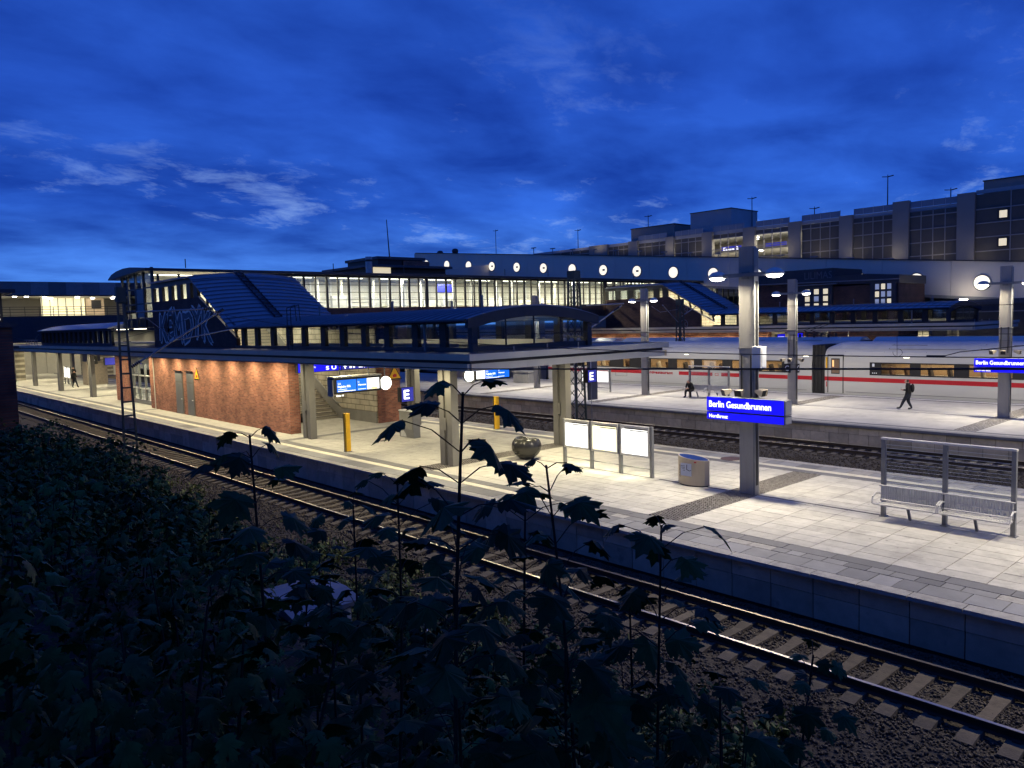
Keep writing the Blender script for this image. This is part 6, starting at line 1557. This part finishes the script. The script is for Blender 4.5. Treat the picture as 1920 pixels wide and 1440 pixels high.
crown_plant('low_bush', 'light green low bush at the edge of the ballast, left of the pale cabinet', 'bush', 9.3, 25.4, .85, 1.0, 900, .055, 501, 'leaf_light', stems=12)
crown_plant('low_bush', 'pale green weeds growing out of the ballast behind the pale cabinet', 'bush', 9.2, 19.6, .50, .9, 700, .05, 502, 'leaf_light', stems=12)
crown_plant('low_bush', 'green weeds at the bottom right among the ballast stones', 'bush', 8.9, 7.2, .40, .6, 420, .06, 503, 'leaf_light', stems=10)
crown_plant('low_bush', 'clump of weeds at the bottom edge right of the middle', 'bush', 7.9, 7.4, .45, .5, 420, .06, 504, 'leaf_light', stems=10)
for k, (x, y, h_, rd, lab) in enumerate(((8.7, 28.5, .7, .9, 'weedy light green bush at the ballast edge beyond the pale cabinet'), (8.6, 16.6, .45, .8, 'patch of light weeds right beside the pale cabinet'), (8.3, 11.4, .4, .7, 'patch of light weeds right of the tallest sapling stem'), (9.3, 9.2, .35, .6, 'thin weeds among the stones at the lower right'), (9.6, 5.8, .35, .5, 'weeds in the bottom right corner area beside the sleepers'), (8.8, 33.5, .8, .9, 'farthest light green bush along the ballast edge'))):
    crown_plant('low_bush', lab, 'bush', x, y, h_, rd, 520, .05, 520+k, 'leaf_light', stems=12)
# leaf litter and ivy on the slope: uncountable
def litter(n, seed):
    r = np.random.default_rng(seed); x = r.uniform(.3, 9.3, n); y = 2+r.random(n)**1.6*55
    z = embz(x, y)+r.uniform(.0, .20, n); q = r.uniform(.03, .075, n); a = r.uniform(0, 6.28, n); tl = r.uniform(-.5, .5, (n, 2))
    loc = np.array([(-.5, 0), (0, -.35), (.6, 0), (0, .4)]); ca, sa = np.cos(a), np.sin(a)
    lx = loc[:, 0][None]*ca[:, None]-loc[:, 1][None]*sa[:, None]; ly = loc[:, 0][None]*sa[:, None]+loc[:, 1][None]*ca[:, None]
    V = np.stack([x[:, None]+lx*q[:, None], y[:, None]+ly*q[:, None], z[:, None]+(lx*tl[:, :1]+ly*tl[:, 1:])*q[:, None]], 2).reshape(-1, 3)
    F = (np.arange(n)*4)[:, None]+np.arange(4)[None]
    me = bpy.data.meshes.new('ground_cover'); me.vertices.add(len(V)); me.vertices.foreach_set('co', V.ravel()); me.loops.add(F.size); me.loops.foreach_set('vertex_index', F.ravel().astype(np.int32))
    me.polygons.add(n); me.polygons.foreach_set('loop_start', np.arange(0, F.size, 4)); me.polygons.foreach_set('loop_total', np.full(n, 4)); me.update(); me.materials.append(MATS['litter'])
    o = bpy.data.objects.new('ground_cover', me); C.objects.link(o); o['kind'] = 'stuff'; tag(o, 'dark leaves and ivy covering the embankment slope', 'ground cover')
def weeds(n, seed):          # low weeds creeping over the ballast shoulder
    r = np.random.default_rng(seed); y = 6+r.random(n)**1.25*44; x = 8.3+r.random(n)**1.7*3.6
    m_ = np.sin(x*2.1+y*.8)+np.sin(y*1.7-x*1.3)+np.sin(y*.45)+r.normal(0, .5, n) > -.6+(x-8.3)*.55; x, y = x[m_], y[m_]; n = len(x)
    z = BAL_Z-.05+r.random(n)**2*.38; q = r.uniform(.045, .10, n); u = r.normal(size=(n, 3)); u[:, 2] += .6; u /= np.linalg.norm(u, axis=1)[:, None]; v = np.cross(u, r.normal(size=(n, 3))); v /= np.linalg.norm(v, axis=1)[:, None]; c = np.stack([x, y, z], 1)
    V = np.stack([c-u*q[:, None], c-v*q[:, None]*.4, c+u*q[:, None]*1.2, c+v*q[:, None]*.4], 1).reshape(-1, 3); F = (np.arange(n)*4)[:, None]+np.arange(4)[None]
    me = bpy.data.meshes.new('weeds'); me.vertices.add(len(V)); me.vertices.foreach_set('co', V.ravel()); me.loops.add(F.size); me.loops.foreach_set('vertex_index', F.ravel().astype(np.int32))
    me.polygons.add(n); me.polygons.foreach_set('loop_start', np.arange(0, F.size, 4)); me.polygons.foreach_set('loop_total', np.full(n, 4)); me.update(); me.materials.append(MATS['litter']); me.materials.append(MATS['leaf_light'])
    me.polygons.foreach_set('material_index', (r.random(n) < .65).astype(np.int32))
    o = bpy.data.objects.new('weeds', me); C.objects.link(o); o['kind'] = 'stuff'; tag(o, 'low weeds creeping from the bushes over the ballast', 'weeds')
weeds(52000, 9)
litter(60000, 8)

# unseen trees added behind and beside the camera to hold back skylight
def big_tree(x, y, h, rad, seed, label):
    r = np.random.default_rng(seed); rp = random.Random(seed); z0 = emb(x, y)
    t = thing('sky_screen_tree', label, 'tree', (x, y, z0-.1), 'added trees blocking skylight')
    tk = MB(); tk.tube((x, y, z0-.1), (x+.2, y+.1, z0+h*.45), .24, 8, .15, cap=False); tk.tube((x+.2, y+.1, z0+h*.45), (x, y, z0+h*.9), .15, 8, .04, cap=False)
    ends = []
    for k in range(9):
        a = rp.uniform(0, 6.28); zb = z0+h*rp.uniform(.25, .75); L = rad*rp.uniform(.5, .95); e = (x+L*math.cos(a), y+L*math.sin(a), zb+h*rp.uniform(.08, .2)); tk.tube((x+.1, y, zb), e, .07, 6, .02, cap=False); ends.append(e)
    tk.build('trunk', 'bark', t)
    n = 2600; cl = np.array(ends + [(x, y, z0+h*.92), (x, y, z0+h*.7), (x+rad*.3, y, z0+h*.8), (x-rad*.3, y+rad*.3, z0+h*.6)])
    c = cl[r.integers(len(cl), size=n)] + r.normal(size=(n, 3))*np.array([rad*.32, rad*.32, h*.10])
    q = r.uniform(.14, .30, n); u = r.normal(size=(n, 3)); u /= np.linalg.norm(u, axis=1)[:, None]; v = np.cross(u, r.normal(size=(n, 3))); v /= np.linalg.norm(v, axis=1)[:, None]
    V = np.stack([c-u*q[:, None], c-v*q[:, None]*.6, c+u*q[:, None]*1.1, c+v*q[:, None]*.6], 1).reshape(-1, 3) - np.array(WLOC[t.name]); F = (np.arange(n)*4)[:, None]+np.arange(4)[None]
    me = bpy.data.meshes.new('crown'); me.vertices.add(len(V)); me.vertices.foreach_set('co', V.ravel()); me.loops.add(F.size); me.loops.foreach_set('vertex_index', F.ravel().astype(np.int32))
    me.polygons.add(n); me.polygons.foreach_set('loop_start', np.arange(0, F.size, 4)); me.polygons.foreach_set('loop_total', np.full(n, 4)); me.update(); me.materials.append(MATS['leaf_crown'])
    o = bpy.data.objects.new('crown', me); C.objects.link(o); o.parent = t; o['kind'] = 'stuff'
for k, (x, y, h, rd) in enumerate(((-4.6, -6, 12, 4.2), (-6.5, 2.5, 13, 4.5), (-5.0, 11, 12, 4.2), (-5.6, 20, 13, 4.4), (-5.0, 29, 12, 4.2), (-5.4, 38, 12, 4.2), (1.5, -9, 12, 4.2), (8.5, -12, 11, 4.0), (-10, -2, 14, 4.5))):
    big_tree(x, y, h, rd, 900+k, 'tall leafy tree added out of view to block skylight beside or behind the photographer')
